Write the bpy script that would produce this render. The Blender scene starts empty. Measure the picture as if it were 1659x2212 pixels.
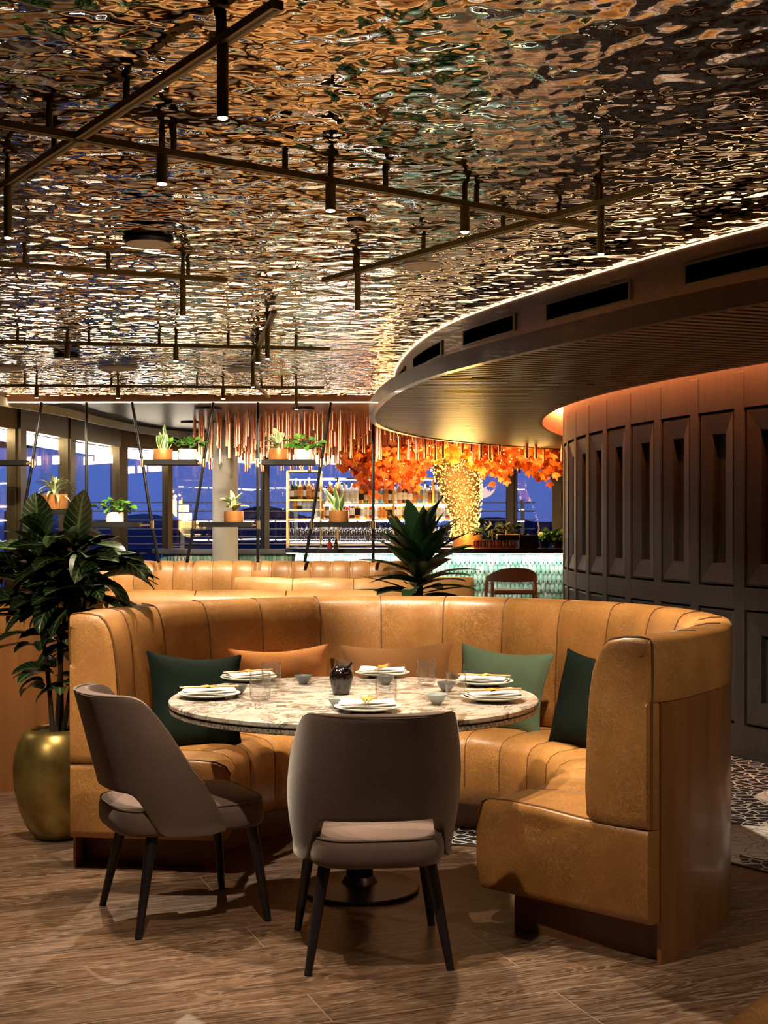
import bpy, bmesh, math, random
from mathutils import Vector, Matrix, Euler
from math import sin, cos, pi, radians, sqrt, atan2

SC = bpy.context.scene
COL = SC.collection
F = 2842.0            # focal length in pixels of the 1659 wide frame
EYE = 1.40            # camera height
HOR = 1137.0          # pixel row of the horizon
HC = 2.70             # main ceiling height

# ------------------------------------------------------------ camera
cam_d = bpy.data.cameras.new('camera')
cam_d.sensor_fit = 'HORIZONTAL'
cam_d.sensor_width = 36.0
cam_d.lens = F / 1659.0 * 36.0
cam_d.shift_y = (HOR - 1106.0) / 1659.0
cam_d.clip_end = 2000
cam = bpy.data.objects.new('camera', cam_d)
cam.location = (0, 0, EYE)
cam.rotation_euler = (radians(90), 0, 0)
COL.objects.link(cam)
SC.camera = cam
SC.view_settings.view_transform = 'Standard'
SC.view_settings.look = 'None'
SC.view_settings.gamma = 1
SC.view_settings.exposure = 0.0
SC.view_settings.use_curve_mapping = False
cy = SC.cycles
cy.max_bounces = 8
cy.diffuse_bounces = 3
cy.glossy_bounces = 5
cy.transmission_bounces = 8
cy.transparent_max_bounces = 12
cy.caustics_reflective = False
cy.caustics_refractive = False
cy.sample_clamp_indirect = 3.0
cy.use_adaptive_sampling = True
cy.adaptive_threshold = 0.03
cy.use_denoising = True

# ------------------------------------------------------------ world: blue dusk outside
w = bpy.data.worlds.new('dusk'); SC.world = w; w.use_nodes = True
nt = w.node_tree; nt.nodes.clear()
wo = nt.nodes.new('ShaderNodeOutputWorld'); bg = nt.nodes.new('ShaderNodeBackground')
tc = nt.nodes.new('ShaderNodeTexCoord'); sp = nt.nodes.new('ShaderNodeSeparateXYZ')
rp = nt.nodes.new('ShaderNodeValToRGB')
mp = nt.nodes.new('ShaderNodeMapRange'); mp.inputs[1].default_value = -0.12; mp.inputs[2].default_value = 0.35
nt.links.new(tc.outputs['Generated'], sp.inputs[0]); nt.links.new(sp.outputs[2], mp.inputs[0])
nt.links.new(mp.outputs[0], rp.inputs[0]); nt.links.new(rp.outputs[0], bg.inputs[0]); nt.links.new(bg.outputs[0], wo.inputs[0])
e = rp.color_ramp.elements
e[0].position = 0.0; e[0].color = (.012, .02, .09, 1)
e[1].position = 1.0; e[1].color = (.035, .085, .36, 1)
x = e.new(.253); x.color = (.018, .032, .16, 1)
x = e.new(.262); x.color = (.080, .125, .42, 1)
x = e.new(.36); x.color = (.075, .14, .47, 1)
bg.inputs[1].default_value = 1.35

# ------------------------------------------------------------ helpers
def tag(o, label=None, cat=None, group=None, kind=None):
    if label: o['label'] = label
    if cat: o['category'] = cat
    if group: o['group'] = group
    if kind: o['kind'] = kind
    return o

def empty(name, loc=(0, 0, 0), rz=0.0, label=None, cat=None, group=None, kind=None):
    o = bpy.data.objects.new(name, None); COL.objects.link(o)
    o.location = loc; o.rotation_euler = (0, 0, rz); o.empty_display_size = .1
    return tag(o, label, cat, group, kind)

def copy_tree(o, parent=None):
    c = o.copy(); COL.objects.link(c)
    if parent: c.parent = parent
    for ch in list(o.children):
        copy_tree(ch, c)
    return c

class MB:
    """collects shapes for one mesh object"""
    def __init__(s): s.v = []; s.f = []; s.uv = None
    def add(s, vs, fs, uvs=None):
        n = len(s.v); s.v += [tuple(v) for v in vs]
        s.f += [tuple(i + n for i in f) for f in fs]
        if uvs is not None:
            if s.uv is None: s.uv = [(0, 0)] * n
            s.uv += uvs
        elif s.uv is not None: s.uv += [(0, 0)] * len(vs)
        return s
    def box(s, x0, x1, y0, y1, z0, z1, M=None):
        vs = [Vector((x, y, z)) for z in (z0, z1) for y in (y0, y1) for x in (x0, x1)]
        if M: vs = [M @ v for v in vs]
        return s.add(vs, [(0, 2, 3, 1), (4, 5, 7, 6), (0, 1, 5, 4), (2, 6, 7, 3), (0, 4, 6, 2), (1, 3, 7, 5)])
    def tube(s, pts, r, n=10, cap=True):
        pts = [Vector(p) for p in pts]
        rs = r if isinstance(r, (list, tuple)) else [r] * len(pts)
        t = (pts[1] - pts[0]).normalized()
        up = Vector((0, 0, 1)) if abs(t.z) < .9 else Vector((1, 0, 0))
        nx = t.cross(up).normalized(); vs = []
        for i, p in enumerate(pts):
            if i == 0: d = pts[1] - pts[0]
            elif i == len(pts) - 1: d = pts[-1] - pts[-2]
            else: d = (pts[i + 1] - p).normalized() + (p - pts[i - 1]).normalized()
            if d.length < 1e-9: d = t
            d.normalize(); nx = (nx - d * nx.dot(d)).normalized(); ny = d.cross(nx)
            for k in range(n):
                a = 2 * pi * k / n
                vs.append(p + (nx * cos(a) + ny * sin(a)) * rs[i])
        fs = []
        for i in range(len(pts) - 1):
            for k in range(n):
                a, b = i * n + k, i * n + (k + 1) % n
                fs.append((a, a + n, b + n, b))
        if cap:
            fs.append(tuple(range(n))); fs.append(tuple(reversed(range((len(pts) - 1) * n, len(pts) * n))))
        return s.add(vs, fs)
    def lathe(s, prof, n=32, c=(0, 0, 0), closed=False):
        c = Vector(c); vs = []; fs = []
        for r, z in prof:
            for k in range(n):
                a = 2 * pi * k / n; vs.append(c + Vector((r * cos(a), r * sin(a), z)))
        m = len(prof)
        for i in range(m - 1 + (1 if closed else 0)):
            for k in range(n):
                a, b = i * n + k, i * n + (k + 1) % n
                j = (i + 1) % m
                fs.append((a, b, j * n + (k + 1) % n, j * n + k))
        if not closed:
            if prof[0][0] > 1e-4: fs.append(tuple(reversed(range(n))))
            if prof[-1][0] > 1e-4: fs.append(tuple(range((m - 1) * n, m * n)))
        return s.add(vs, fs)
    def grid(s, fn, nu, nv, cu=False, uv=False):
        """fn(u,v) for u,v in 0..1; cu closes u"""
        vs = []; us = []
        for j in range(nv + 1):
            for i in range(nu if cu else nu + 1):
                vs.append(Vector(fn(i / nu, j / nv))); us.append((i / nu, j / nv))
        m = nu if cu else nu + 1; fs = []
        for j in range(nv):
            for i in range(nu):
                a = j * m + i; b = j * m + (i + 1) % m
                fs.append((a, b, b + m, a + m))
        return s.add(vs, fs, us if uv else None)
    def build(s, name, mat, parent=None, smooth=True, bev=0, seg=2, ang=35, sub=0, solid=0, off=-1, recalc=True, loc=None, rot=None):
        me = bpy.data.meshes.new(name)
        me.from_pydata(s.v, [], s.f); me.update()
        if recalc:
            b = bmesh.new(); b.from_mesh(me)
            bmesh.ops.remove_doubles(b, verts=b.verts, dist=1e-6)
            bmesh.ops.recalc_face_normals(b, faces=b.faces)
            b.to_mesh(me); b.free()
        elif s.uv is not None:
            ul = me.uv_layers.new(name='UVMap')
            for l in me.loops: ul.data[l.index].uv = s.uv[l.vertex_index]
        if mat: me.materials.append(mat)
        if smooth:
            me.polygons.foreach_set('use_smooth', [True] * len(me.polygons))
            if smooth != 'all':
                try: me.set_sharp_from_angle(angle=radians(ang))
                except Exception: pass
        o = bpy.data.objects.new(name, me); COL.objects.link(o)
        if parent: o.parent = parent
        if loc: o.location = loc
        if rot: o.rotation_euler = rot
        if solid:
            m = o.modifiers.new('solid', 'SOLIDIFY'); m.thickness = solid; m.offset = off
        if bev:
            m = o.modifiers.new('bevel', 'BEVEL'); m.width = bev; m.segments = seg; m.limit_method = 'ANGLE'; m.angle_limit = radians(ang)
            if not solid: m.harden_normals = False
        if sub:
            m = o.modifiers.new('sub', 'SUBSURF'); m.levels = sub; m.render_levels = sub
        return o

def at(px, py, d):
    """world point seen at pixel (px,py) at distance d along the view axis"""
    return Vector(((px - 829.5) * d / F, d, EYE - (py - HOR) * d / F))
def on_z(px, py, z):
    d = (EYE - z) * F / (py - HOR)
    return Vector(((px - 829.5) * d / F, d, z))

# ------------------------------------------------------------ materials
MATS = {}
class NT:
    def __init__(s, name):
        m = bpy.data.materials.new(name); m.use_nodes = True; s.m = m; s.t = m.node_tree
        s.b = s.t.nodes['Principled BSDF']; s.o = s.t.nodes['Material Output']
        MATS[name] = m
    def n(s, typ, **k):
        q = s.t.nodes.new('ShaderNode' + typ)
        for a, v in k.items():
            if a[0] == 'i' and a[1:].isdigit(): q.inputs[int(a[1:])].default_value = v
            elif a.startswith('in_'): q.inputs[a[3:]].default_value = v
            else: setattr(q, a, v)
        return q
    def l(s, a, b): s.t.links.new(a, b)
    def co(s, kind='Object', scale=(1, 1, 1), rot=(0, 0, 0), loc=(0, 0, 0)):
        t = s.n('TexCoord'); m = s.n('Mapping')
        m.inputs['Scale'].default_value = scale; m.inputs['Rotation'].default_value = rot; m.inputs['Location'].default_value = loc
        s.l(t.outputs[kind], m.inputs[0]); return m.outputs[0]
    def wpos(s, scale=(1, 1, 1), rot=(0, 0, 0)):
        t = s.n('NewGeometry'); m = s.n('Mapping')
        m.inputs['Scale'].default_value = scale; m.inputs['Rotation'].default_value = rot
        s.l(t.outputs['Position'], m.inputs[0]); return m.outputs[0]
    def noise(s, vec, scale, detail=2, rough=.5, dist=0):
        q = s.n('TexNoise'); q.inputs['Scale'].default_value = scale; q.inputs['Detail'].default_value = detail
        q.inputs['Roughness'].default_value = rough; q.inputs['Distortion'].default_value = dist
        s.l(vec, q.inputs['Vector']); return q.outputs['Fac']
    def ramp(s, fac, stops, interp='LINEAR'):
        q = s.n('ValToRGB'); q.color_ramp.interpolation = interp; e = q.color_ramp.elements
        while len(e) > 2: e.remove(e[-1])
        for i, (p, c) in enumerate(stops):
            c = (c, c, c) if isinstance(c, (int, float)) else c
            if i < 2: e[i].position = p; e[i].color = (*c, 1)
            else: x = e.new(p); x.color = (*c, 1)
        s.l(fac, q.inputs[0]); return q.outputs[0]
    def mix(s, fac, a, b, mode='MIX'):
        q = s.n('MixRGB', blend_type=mode)
        for i, v in ((0, fac), (1, a), (2, b)):
            if isinstance(v, (int, float)): q.inputs[i].default_value = v if i == 0 else (v, v, v, 1)
            elif isinstance(v, tuple): q.inputs[i].default_value = (*v, 1)
            else: s.l(v, q.inputs[i])
        return q.outputs[0]
    def math(s, op, a, b=0.0):
        q = s.n('Math', operation=op)
        for i, v in ((0, a), (1, b)):
            if isinstance(v, (int, float)): q.inputs[i].default_value = v
            else: s.l(v, q.inputs[i])
        return q.outputs[0]
    def bump(s, h, strength=.3, dist=.01):
        q = s.n('Bump'); q.inputs['Strength'].default_value = strength; q.inputs['Distance'].default_value = dist
        s.l(h, q.inputs['Height']); s.l(q.outputs[0], s.b.inputs['Normal']); return q
    def set(s, col=None, rough=None, metal=None, **k):
        if col is not None:
            if isinstance(col, tuple): s.b.inputs['Base Color'].default_value = (*col, 1)
            else: s.l(col, s.b.inputs['Base Color'])
        if rough is not None:
            if isinstance(rough, (int, float)): s.b.inputs['Roughness'].default_value = rough
            else: s.l(rough, s.b.inputs['Roughness'])
        if metal is not None: s.b.inputs['Metallic'].default_value = metal
        for a, v in k.items():
            s.b.inputs[a.replace('_', ' ')].default_value = v
        return s.m

def plain(name, col, rough=.5, metal=0.0, var=.12, nscale=8, bump=0.0, bscale=200, **k):
    t = NT(name); v = t.co()
    n = t.noise(v, nscale, 3)
    c = t.mix(n, tuple(x * (1 - var) for x in col), tuple(min(1, x * (1 + var)) for x in col))
    if bump: t.bump(t.noise(v, bscale, 2), bump, .002)
    return t.set(c, rough, metal, **k)

def leather(name, col, scr, rough=.36):
    t = NT(name); v = t.co()
    wn = t.n('TexNoise'); wn.inputs['Scale'].default_value = 5; wn.inputs['Detail'].default_value = 2; t.l(v, wn.inputs['Vector'])
    dv = t.mix(.22, v, wn.outputs['Color'], 'ADD')
    big = t.noise(v, 3.2, 4, .6)
    base = t.ramp(big, [(.25, tuple(x * .62 for x in col)), (.5, col), (.75, tuple(min(1, x * 1.35) for x in col))])
    fine = None
    for k, (sc, off) in enumerate(((42, (0, 0, 0)), (25, (3, 1, 2)))):
        mp_ = t.n('Mapping'); mp_.inputs['Location'].default_value = off; mp_.inputs['Rotation'].default_value = (k, .5 * k, .9 * k)
        t.l(dv, mp_.inputs[0])
        vo = t.n('TexVoronoi', feature='DISTANCE_TO_EDGE'); vo.inputs['Scale'].default_value = sc; t.l(mp_.outputs[0], vo.inputs['Vector'])
        ln = t.ramp(vo.outputs['Distance'], [(0.0, 1.0), (.030, 0.0)])
        fine = ln if fine is None else t.mix(1.0, fine, ln, 'LIGHTEN')
    fine = t.mix(1.0, fine, .45, 'MULTIPLY')
    for sc, ds in ((16, 2.2), (27, 1.6), (44, 2.0)):
        nn = t.noise(dv, sc, 2, .6, ds)
        fine = t.mix(1.0, fine, t.ramp(t.math('ABSOLUTE', t.math('SUBTRACT', nn, .5)), [(.003, .9), (.013, 0.0)]), 'LIGHTEN')
    msk = t.ramp(t.noise(v, 5.0, 3, .6), [(.34, .15), (.62, .85)])
    f2 = t.math('MULTIPLY', fine, msk)
    c = t.mix(f2, base, scr)
    gr = t.noise(v, 160, 3)
    h = t.mix(.35, gr, t.math('SUBTRACT', 1.0, f2))
    t.bump(h, .25, .003)
    return t.set(c, t.ramp(big, [(.2, rough - .05), (.8, rough + .12)]), 0, Coat_Weight=.12, Coat_Roughness=.25)

LEATHER = leather('tan_leather', (.36, .160, .044), (.62, .36, .12))
LEATHER_PALE = leather('pale_tan_leather', (.46, .23, .072), (.66, .42, .18))
PIPING = plain('dark_tan_piping', (.13, .055, .016), .5)

def wood(name, c0, c1, rough=.4, scale=(1, 1, 1), coat=0.0, kind='Object', bump=.15, streak=22):
    t = NT(name); v = t.co(kind, scale=scale)
    n1 = t.noise(v, streak, 5, .62, .6); n2 = t.noise(v, 3, 3)
    c = t.ramp(n1, [(.25, c0), (.75, c1)])
    c = t.mix(t.ramp(n2, [(.3, 0.0), (.8, .45)]), c, tuple(x * .6 for x in c0))
    t.bump(n1, bump, .003)
    return t.set(c, rough, 0, Coat_Weight=coat)
OAK = wood('warm_oak_veneer', (.22, .085, .025), (.38, .165, .055), .38, (1, 1, .10), .15, streak=14)
OAK_DARK = wood('dark_oak_plinth', (.14, .055, .021), (.22, .092, .035), .45, (1, 1, .2))
PANEL = wood('black_stained_oak', (.012, .010, .009), (.031, .027, .024), .6, (1, 1, .14), bump=.3, streak=30)
RIMWOOD = wood('walnut_rim', (.07, .032, .016), (.13, .062, .032), .35, (1, 1, 1), .2)
PALEWOOD = wood('pale_beech', (.35, .19, .09), (.52, .30, .15), .4, (1, 1, .2))
CHARWOOD = wood('near_black_wood', (.010, .008, .010), (.024, .018, .02), .38, (1, 1, .2))

BRASS = plain('aged_olive_brass', (.30, .22, .075), .42, .25, .15)
BRASS_DARK = plain('bronze_frame', (.10, .075, .035), .42, .6, .2)
GOLD = plain('brushed_gold', (.62, .44, .20), .3, 1.0, .1)
COPPER = plain('polished_copper', (.85, .42, .24), .22, 1.0, .15)
COPPER_POT = plain('copper_pot_glaze', (.55, .23, .07), .35, .55, .2)
SILVER_POT = plain('pale_pot_glaze', (.72, .70, .66), .35, .1, .08)
BLACK = plain('matt_black_metal', (.012, .011, .010), .38, .6)
BLACKWOOD = plain('black_shelf_tray', (.007, .006, .005), .6, Specular_IOR_Level=.15)
DARKGREY = plain('dark_grey_paint', (.045, .043, .042), .35)
WHITEPAINT = plain('warm_white_plaster', (.62, .58, .50), .6, bump=.05)
SPEAKER = plain('pale_grey_speaker_cloth', (.86, .85, .82), .7)
BLACKGLAZE = plain('black_brown_glaze', (.006, .003, .003), .12, 0, .5, 14, Coat_Weight=.2)
PORCELAIN = plain('speckled_porcelain', (.55, .56, .50), .25, 0, .12, 60)
BOWLDARK = plain('slate_grey_stoneware', (.10, .105, .11), .35, 0, .25, 30)
BOWLPALE = plain('pale_blue_stoneware', (.36, .42, .42), .3, 0, .18, 30)
NAPKIN = plain('white_linen', (.78, .76, .72), .9, 0, .05, 30, .3, 400)
LEAFORANGE = plain('orange_dried_leaf', (.85, .30, .03), .6, 0, .25, 20)
CHOPSTICK = plain('beech_chopstick', (.52, .27, .10), .5)
SOIL = plain('dark_soil', (.05, .035, .02), .95, 0, .5, 60, .8, 90)
LEAFSTEM = plain('brown_stem', (.035, .022, .012), .7)

def fabric(name, col, scale=260, rough=.92, bump=.5, sheen=.4, weave=False, var=.18):
    t = NT(name); v = t.co()
    n = t.noise(v, scale, 2); big = t.noise(v, 7, 3)
    c = t.mix(n, tuple(x * (1 - var) for x in col), tuple(min(1, x * (1 + var)) for x in col))
    c = t.mix(t.ramp(big, [(.3, 0.0), (.8, .45)]), c, tuple(x * .6 for x in col))
    if weave:
        wv = t.n('TexBrick'); wv.inputs['Scale'].default_value = 1; wv.inputs['Brick Width'].default_value = .011; wv.inputs['Row Height'].default_value = .0065
        wv.inputs['Mortar Size'].default_value = .0016; t.l(t.co(rot=(radians(90), 0, 0)), wv.inputs['Vector'])
        c = t.mix(wv.outputs['Fac'], c, tuple(x * .6 for x in col)); n = t.math('SUBTRACT', 1.0, wv.outputs['Fac'])
        t.bump(n, .6, .003)
    else: t.bump(n, bump, .0015)
    return t.set(c, rough, 0, Sheen_Weight=sheen, Sheen_Roughness=.4, Specular_IOR_Level=.15)
VELVET = fabric('mushroom_velvet', (.155, .102, .082), 300, .8, .4, .45, False, .3)
GREENDARK = fabric('bottle_green_cloth', (.005, .011, .008), 300, .95, .4, .0)
SAGE = fabric('sage_green_linen', (.11, .165, .105), 300, .92, .4, .2)
BROWNCLOTH = fabric('tan_brown_linen', (.25, .115, .04), 240, .92, .5, .2)
ORANGECLOTH = fabric('orange_bobble_weave', (.90, .36, .11), 200, .92, .5, .2, True)

def emis(name, col, s, sample=True):
    m = bpy.data.materials.new(name); m.use_nodes = True; t = m.node_tree; t.nodes.clear()
    o = t.nodes.new('ShaderNodeOutputMaterial'); q = t.nodes.new('ShaderNodeEmission')
    q.inputs[0].default_value = (*col, 1); q.inputs[1].default_value = s; t.links.new(q.outputs[0], o.inputs[0])
    if not sample: m.cycles.emission_sampling = 'NONE'
    MATS[name] = m; return m
LED_WARM = emis('warm_led_strip', (1, .60, .28), 7)
LED_LINE = emis('thin_warm_led_line', (1, .66, .34), 3)
LED_HEAD = emis('window_head_led', (1, .82, .56), 30)
LED_TRIM = emis('trim_led', (1, .68, .36), 26)
LED_ORANGE = emis('amber_cove_led', (1, .33, .10), 120)
LED_BAR = emis('bar_front_led', (.93, 1, .88), 46)
LED_SHELF = emis('shelf_led', (1, .93, .85), 45)
LAMPTIP = emis('lamp_lens', (1, .80, .52), 40, False)
BULB = emis('fairy_bulb', (1, .50, .09), 5, False)

def glass(name, col=(1, 1, 1), ior=1.45, rough=0.0):
    t = NT(name); return t.set(col, rough, 0, Transmission_Weight=1.0, IOR=ior)
GLASS = glass('clear_glass', (.97, .98, .97))
def clearish(name, tint=(1, 1, 1), op=.12, gl=.35):
    """thin see-through glass: mostly lets light through, with mirror-like glints"""
    m = bpy.data.materials.new(name); m.use_nodes = True; t = m.node_tree; t.nodes.clear()
    o = t.nodes.new('ShaderNodeOutputMaterial'); tr = t.nodes.new('ShaderNodeBsdfTransparent'); g = t.nodes.new('ShaderNodeBsdfGlossy')
    mx = t.nodes.new('ShaderNodeMixShader'); lw = t.nodes.new('ShaderNodeLayerWeight'); lw.inputs[0].default_value = .5
    fr = t.nodes.new('ShaderNodeMath'); fr.operation = 'POWER'; fr.inputs[1].default_value = 4.0; t.links.new(lw.outputs['Facing'], fr.inputs[0])
    ma = t.nodes.new('ShaderNodeMath'); ma.operation = 'MULTIPLY_ADD'; ma.inputs[1].default_value = gl; ma.inputs[2].default_value = op
    tr.inputs[0].default_value = (*tint, 1); g.inputs[1].default_value = .02
    t.links.new(fr.outputs[0], ma.inputs[0]); t.links.new(ma.outputs[0], mx.inputs[0])
    t.links.new(tr.outputs[0], mx.inputs[1]); t.links.new(g.outputs[0], mx.inputs[2]); t.links.new(mx.outputs[0], o.inputs[0])
    MATS[name] = m; return m
PANE = clearish('window_pane', (.92, .93, .96), .10, .5)
THINGLASS = clearish('thin_stemware_glass', (.95, .96, .97), .12, .8)
TUMBLER = clearish('tumbler_glass', (.975, .975, .97), .08, 1.2)

# floor boards
t = NT('oak_floor_boards')
v = t.wpos(rot=(0, 0, radians(-21)))
bk = t.n('TexBrick', offset=.37, offset_frequency=3); bk.inputs['Scale'].default_value = 1
bk.inputs['Brick Width'].default_value = 1.9; bk.inputs['Row Height'].default_value = .235; bk.inputs['Mortar Size'].default_value = .0022
bk.inputs['Mortar Smooth'].default_value = .3; bk.inputs['Bias'].default_value = 0
bk.inputs[1].default_value = (0, 0, 0, 1); bk.inputs[2].default_value = (1, 1, 1, 1); bk.inputs[3].default_value = (.5, .5, .5, 1)
t.l(v, bk.inputs['Vector'])
pl = bk.outputs['Color']
sh = t.mix(1.0, v, t.mix(1.0, pl, (7.0, 3.0, 5.0), 'MULTIPLY'), 'ADD')
m1 = t.n('Mapping'); m1.inputs['Scale'].default_value = (1.0, 8, 1); t.l(sh, m1.inputs[0])
g1 = t.noise(m1.outputs[0], 2.2, 6, .62, 2.6)
m2 = t.n('Mapping'); m2.inputs['Scale'].default_value = (4, 90, 1); t.l(sh, m2.inputs[0])
g2 = t.noise(m2.outputs[0], 2.5, 4, .7, .3)
kn = t.noise(sh, 2.3, 1)
c = t.ramp(g1, [(.30, (.030, .014, .008)), (.45, (.095, .048, .024)), (.58, (.20, .110, .060)), (.72, (.33, .20, .12))])
c = t.mix(t.ramp(pl, [(0.0, .0), (1.0, .72)]), c, (.05, .024, .013))
c = t.mix(t.ramp(g2, [(.52, 0.0), (.66, .55)]), c, (.42, .32, .23))
g3 = t.noise(m1.outputs[0], 1.3, 1, .5, 1.2)
band_ = t.math('ABSOLUTE', t.math('SUBTRACT', t.math('FRACT', t.math('MULTIPLY', g3, 16.0)), .5))
c = t.mix(t.ramp(band_, [(.06, .5), (.2, 0.0)]), c, (.36, .26, .18))
c = t.mix(1.0, c, (.86, .84, .84), 'MULTIPLY')
c = t.mix(t.ramp(kn, [(.70, 0.0), (.80, .8)]), c, (.018, .010, .007))
c = t.mix(t.math('MULTIPLY', bk.outputs['Fac'], .75), c, (.36, .28, .22))
t.bump(t.mix(.5, g2, t.math('SUBTRACT', 1.0, bk.outputs['Fac'])), .25, .003)
FLOORWOOD = t.set(c, t.ramp(g1, [(.3, .30), (.7, .46)]), 0)

# black mosaic with white blobs
t = NT('black_white_mosaic')
v = t.wpos()
wn = t.n('TexNoise'); wn.inputs['Scale'].default_value = 2.5; t.l(v, wn.inputs['Vector'])
vv = t.mix(.35, v, wn.outputs['Color'], 'ADD')
vo = t.n('TexVoronoi', feature='DISTANCE_TO_EDGE'); vo.inputs['Scale'].default_value = 14; t.l(v, vo.inputs['Vector'])
vb = t.n('TexVoronoi', feature='F1'); vb.inputs['Scale'].default_value = 1.35; vb.inputs['Randomness'].default_value = .8; t.l(vv, vb.inputs['Vector'])
blob = t.ramp(vb.outputs['Distance'], [(.46, 1.0), (.47, 0.0)])
grout = t.ramp(vo.outputs['Distance'], [(.035, 1.0), (.06, 0.0)])
cc = t.mix(blob, t.mix(grout, (.016, .018, .022), (.60, .60, .58)), t.mix(grout, (.84, .82, .79), (.42, .42, .41)))
MOSAIC = t.set(cc, .35, 0)

# hammered mirror ceiling
t = NT('rippled_mirror_steel')
v = t.wpos()
a = t.noise(v, 5.2, 1.0, .45, .25)
b_ = t.noise(v, 11.0, 1.0, .5, .2)
h = t.mix(.38, a, b_)
t.bump(h, 1.0, .042)
# panel joints run diagonally across the ceiling
g = t.wpos(rot=(0, 0, radians(49)))
sx = t.n('SeparateXYZ'); t.l(g, sx.inputs[0])
def joint(o, per, off):
    q = t.math('ADD', o, off); q = t.math('DIVIDE', q, per); q = t.math('FRACT', q); q = t.math('SUBTRACT', q, .5); q = t.math('ABSOLUTE', q)
    return t.math('GREATER_THAN', q, .5 - .0022 / per)
jj = t.math('MAXIMUM', joint(sx.outputs[0], 1.16, 100.3), joint(sx.outputs[1], .585, 100.1))
CEILMIRROR = t.set(t.mix(jj, (.80, .78, .755), (.05, .05, .05)), .035, 1.0)

# soffit of the canopy: fine slats
t = NT('slatted_satin_soffit')
g = t.wpos(rot=(0, 0, radians(-14)))
sx = t.n('SeparateXYZ'); t.l(g, sx.inputs[0])
q = t.math('FRACT', t.math('DIVIDE', t.math('ADD', sx.outputs[1], 50.0), .034)); q = t.math('ABSOLUTE', t.math('SUBTRACT', q, .5))
sl = t.ramp(q, [(.30, 0.0), (.40, 1.0)])
gn = t.noise(t.wpos(scale=(1, 9, 1)), 3, 3)
cc = t.mix(gn, (.13, .075, .035), (.19, .12, .06))
cc = t.mix(sl, cc, (.022, .013, .008))
t.bump(t.math('SUBTRACT', 1.0, sl), .35, .006)
SLATS = plain('satin_brown_slat', (.20, .115, .058), .42, .0, .25, 3, Specular_IOR_Level=.35)
SLATBACK = plain('black_slat_backing', (.006, .004, .003), .9)

# marble
t = NT('veined_marble')
v = t.co()
wn = t.n('TexNoise'); wn.inputs['Scale'].default_value = 2.4; wn.inputs['Detail'].default_value = 5; t.l(v, wn.inputs['Vector'])
vv = t.mix(.55, v, wn.outputs['Color'], 'ADD')
n1 = t.noise(vv, 5.5, 8, .72, 1.4)
n2 = t.noise(vv, 2.0, 4, .6, .6)
n1 = t.noise(vv, 3.2, 7, .68, 1.0)
c = t.ramp(n1, [(.34, (.055, .045, .045)), (.41, (.26, .19, .12)), (.465, (.62, .57, .50)), (.52, (.66, .63, .58)), (.56, (.36, .28, .19)), (.60, (.60, .56, .50)), (.70, (.13, .11, .105))])
c = t.mix(t.ramp(n2, [(.45, 0.0), (.62, .5)]), c, (.66, .63, .60))
n3 = t.noise(vv, 2.6, 6, .6, 1.8)
ln = t.ramp(t.math('ABSOLUTE', t.math('SUBTRACT', n3, .5)), [(.004, .85), (.028, 0.0)])
c = t.mix(ln, c, (.085, .065, .07))
c = t.mix(1.0, c, (.80, .79, .78), 'MULTIPLY')
MARBLE = t.set(c, .16, 0)
t = NT('marble_edge_speckle'); v = t.co()
STONEEDGE = t.set(t.ramp(t.noise(v, 120, 3), [(.35, (.09, .075, .05)), (.55, (.42, .37, .29)), (.7, (.55, .5, .42))]), .5, 0)

# leaves: uv.x along, uv.y across the blade
def leafmat(name, dark, light, vein, edge=None, rough=.35, veins=9.0, vw=.06):
    t = NT(name); tcx = t.n('TexCoord'); s_ = t.n('SeparateXYZ'); t.l(tcx.outputs['UV'], s_.inputs[0])
    ac = t.math('ABSOLUTE', t.math('SUBTRACT', s_.outputs[1], .5))
    mid = t.ramp(ac, [(vw * .5, 1.0), (vw, 0.0)])
    ph = t.math('SUBTRACT', t.math('MULTIPLY', s_.outputs[0], veins), t.math('MULTIPLY', ac, 3.2))
    fr = t.math('ABSOLUTE', t.math('SUBTRACT', t.math('FRACT', ph), .5))
    sv = t.ramp(fr, [(.05, .7), (.11, 0.0)])
    ge = t.n('NewGeometry')
    c = t.mix(ge.outputs['Random Per Island'], dark, light)
    c = t.mix(t.noise(t.co(), 6, 2), c, dark)
    if edge:
        c = t.mix(t.ramp(ac, [(.24, 0.0), (.34, 1.0)]), c, edge)
    if veins: c = t.mix(t.math('MAXIMUM', mid, sv), c, vein)
    return t.set(c, rough, 0, Coat_Weight=.2, Coat_Roughness=.2)
LEAF_CROTON = leafmat('croton_leaf', (.007, .020, .009), (.040, .085, .030), (.20, .30, .09), rough=.28)
LEAF_DARK = leafmat('dark_green_leaf', (.010, .035, .012), (.028, .075, .024), (.05, .12, .04), veins=0)
LEAF_SNAKE = leafmat('snake_plant_leaf', (.05, .13, .05), (.10, .22, .08), (.2, .3, .15), (.42, .48, .16), veins=0)
LEAF_STRIPE = leafmat('cream_striped_leaf', (.25, .33, .14), (.45, .50, .26), (.10, .22, .05), (.55, .60, .35), veins=0)
LEAF_LIME = leafmat('bright_green_leaf', (.06, .20, .02), (.20, .42, .06), (.3, .5, .12), veins=0)
t = NT('orange_maple_leaf'); ge = t.n('NewGeometry')
t.set(t.ramp(ge.outputs['Random Per Island'], [(0.0, (.50, .055, .006)), (.5, (.85, .15, .010)), (1.0, (.95, .28, .03))]), .55, 0)
t.b.inputs['Transmission Weight'].default_value = 0
MAPLE = t.m

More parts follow.
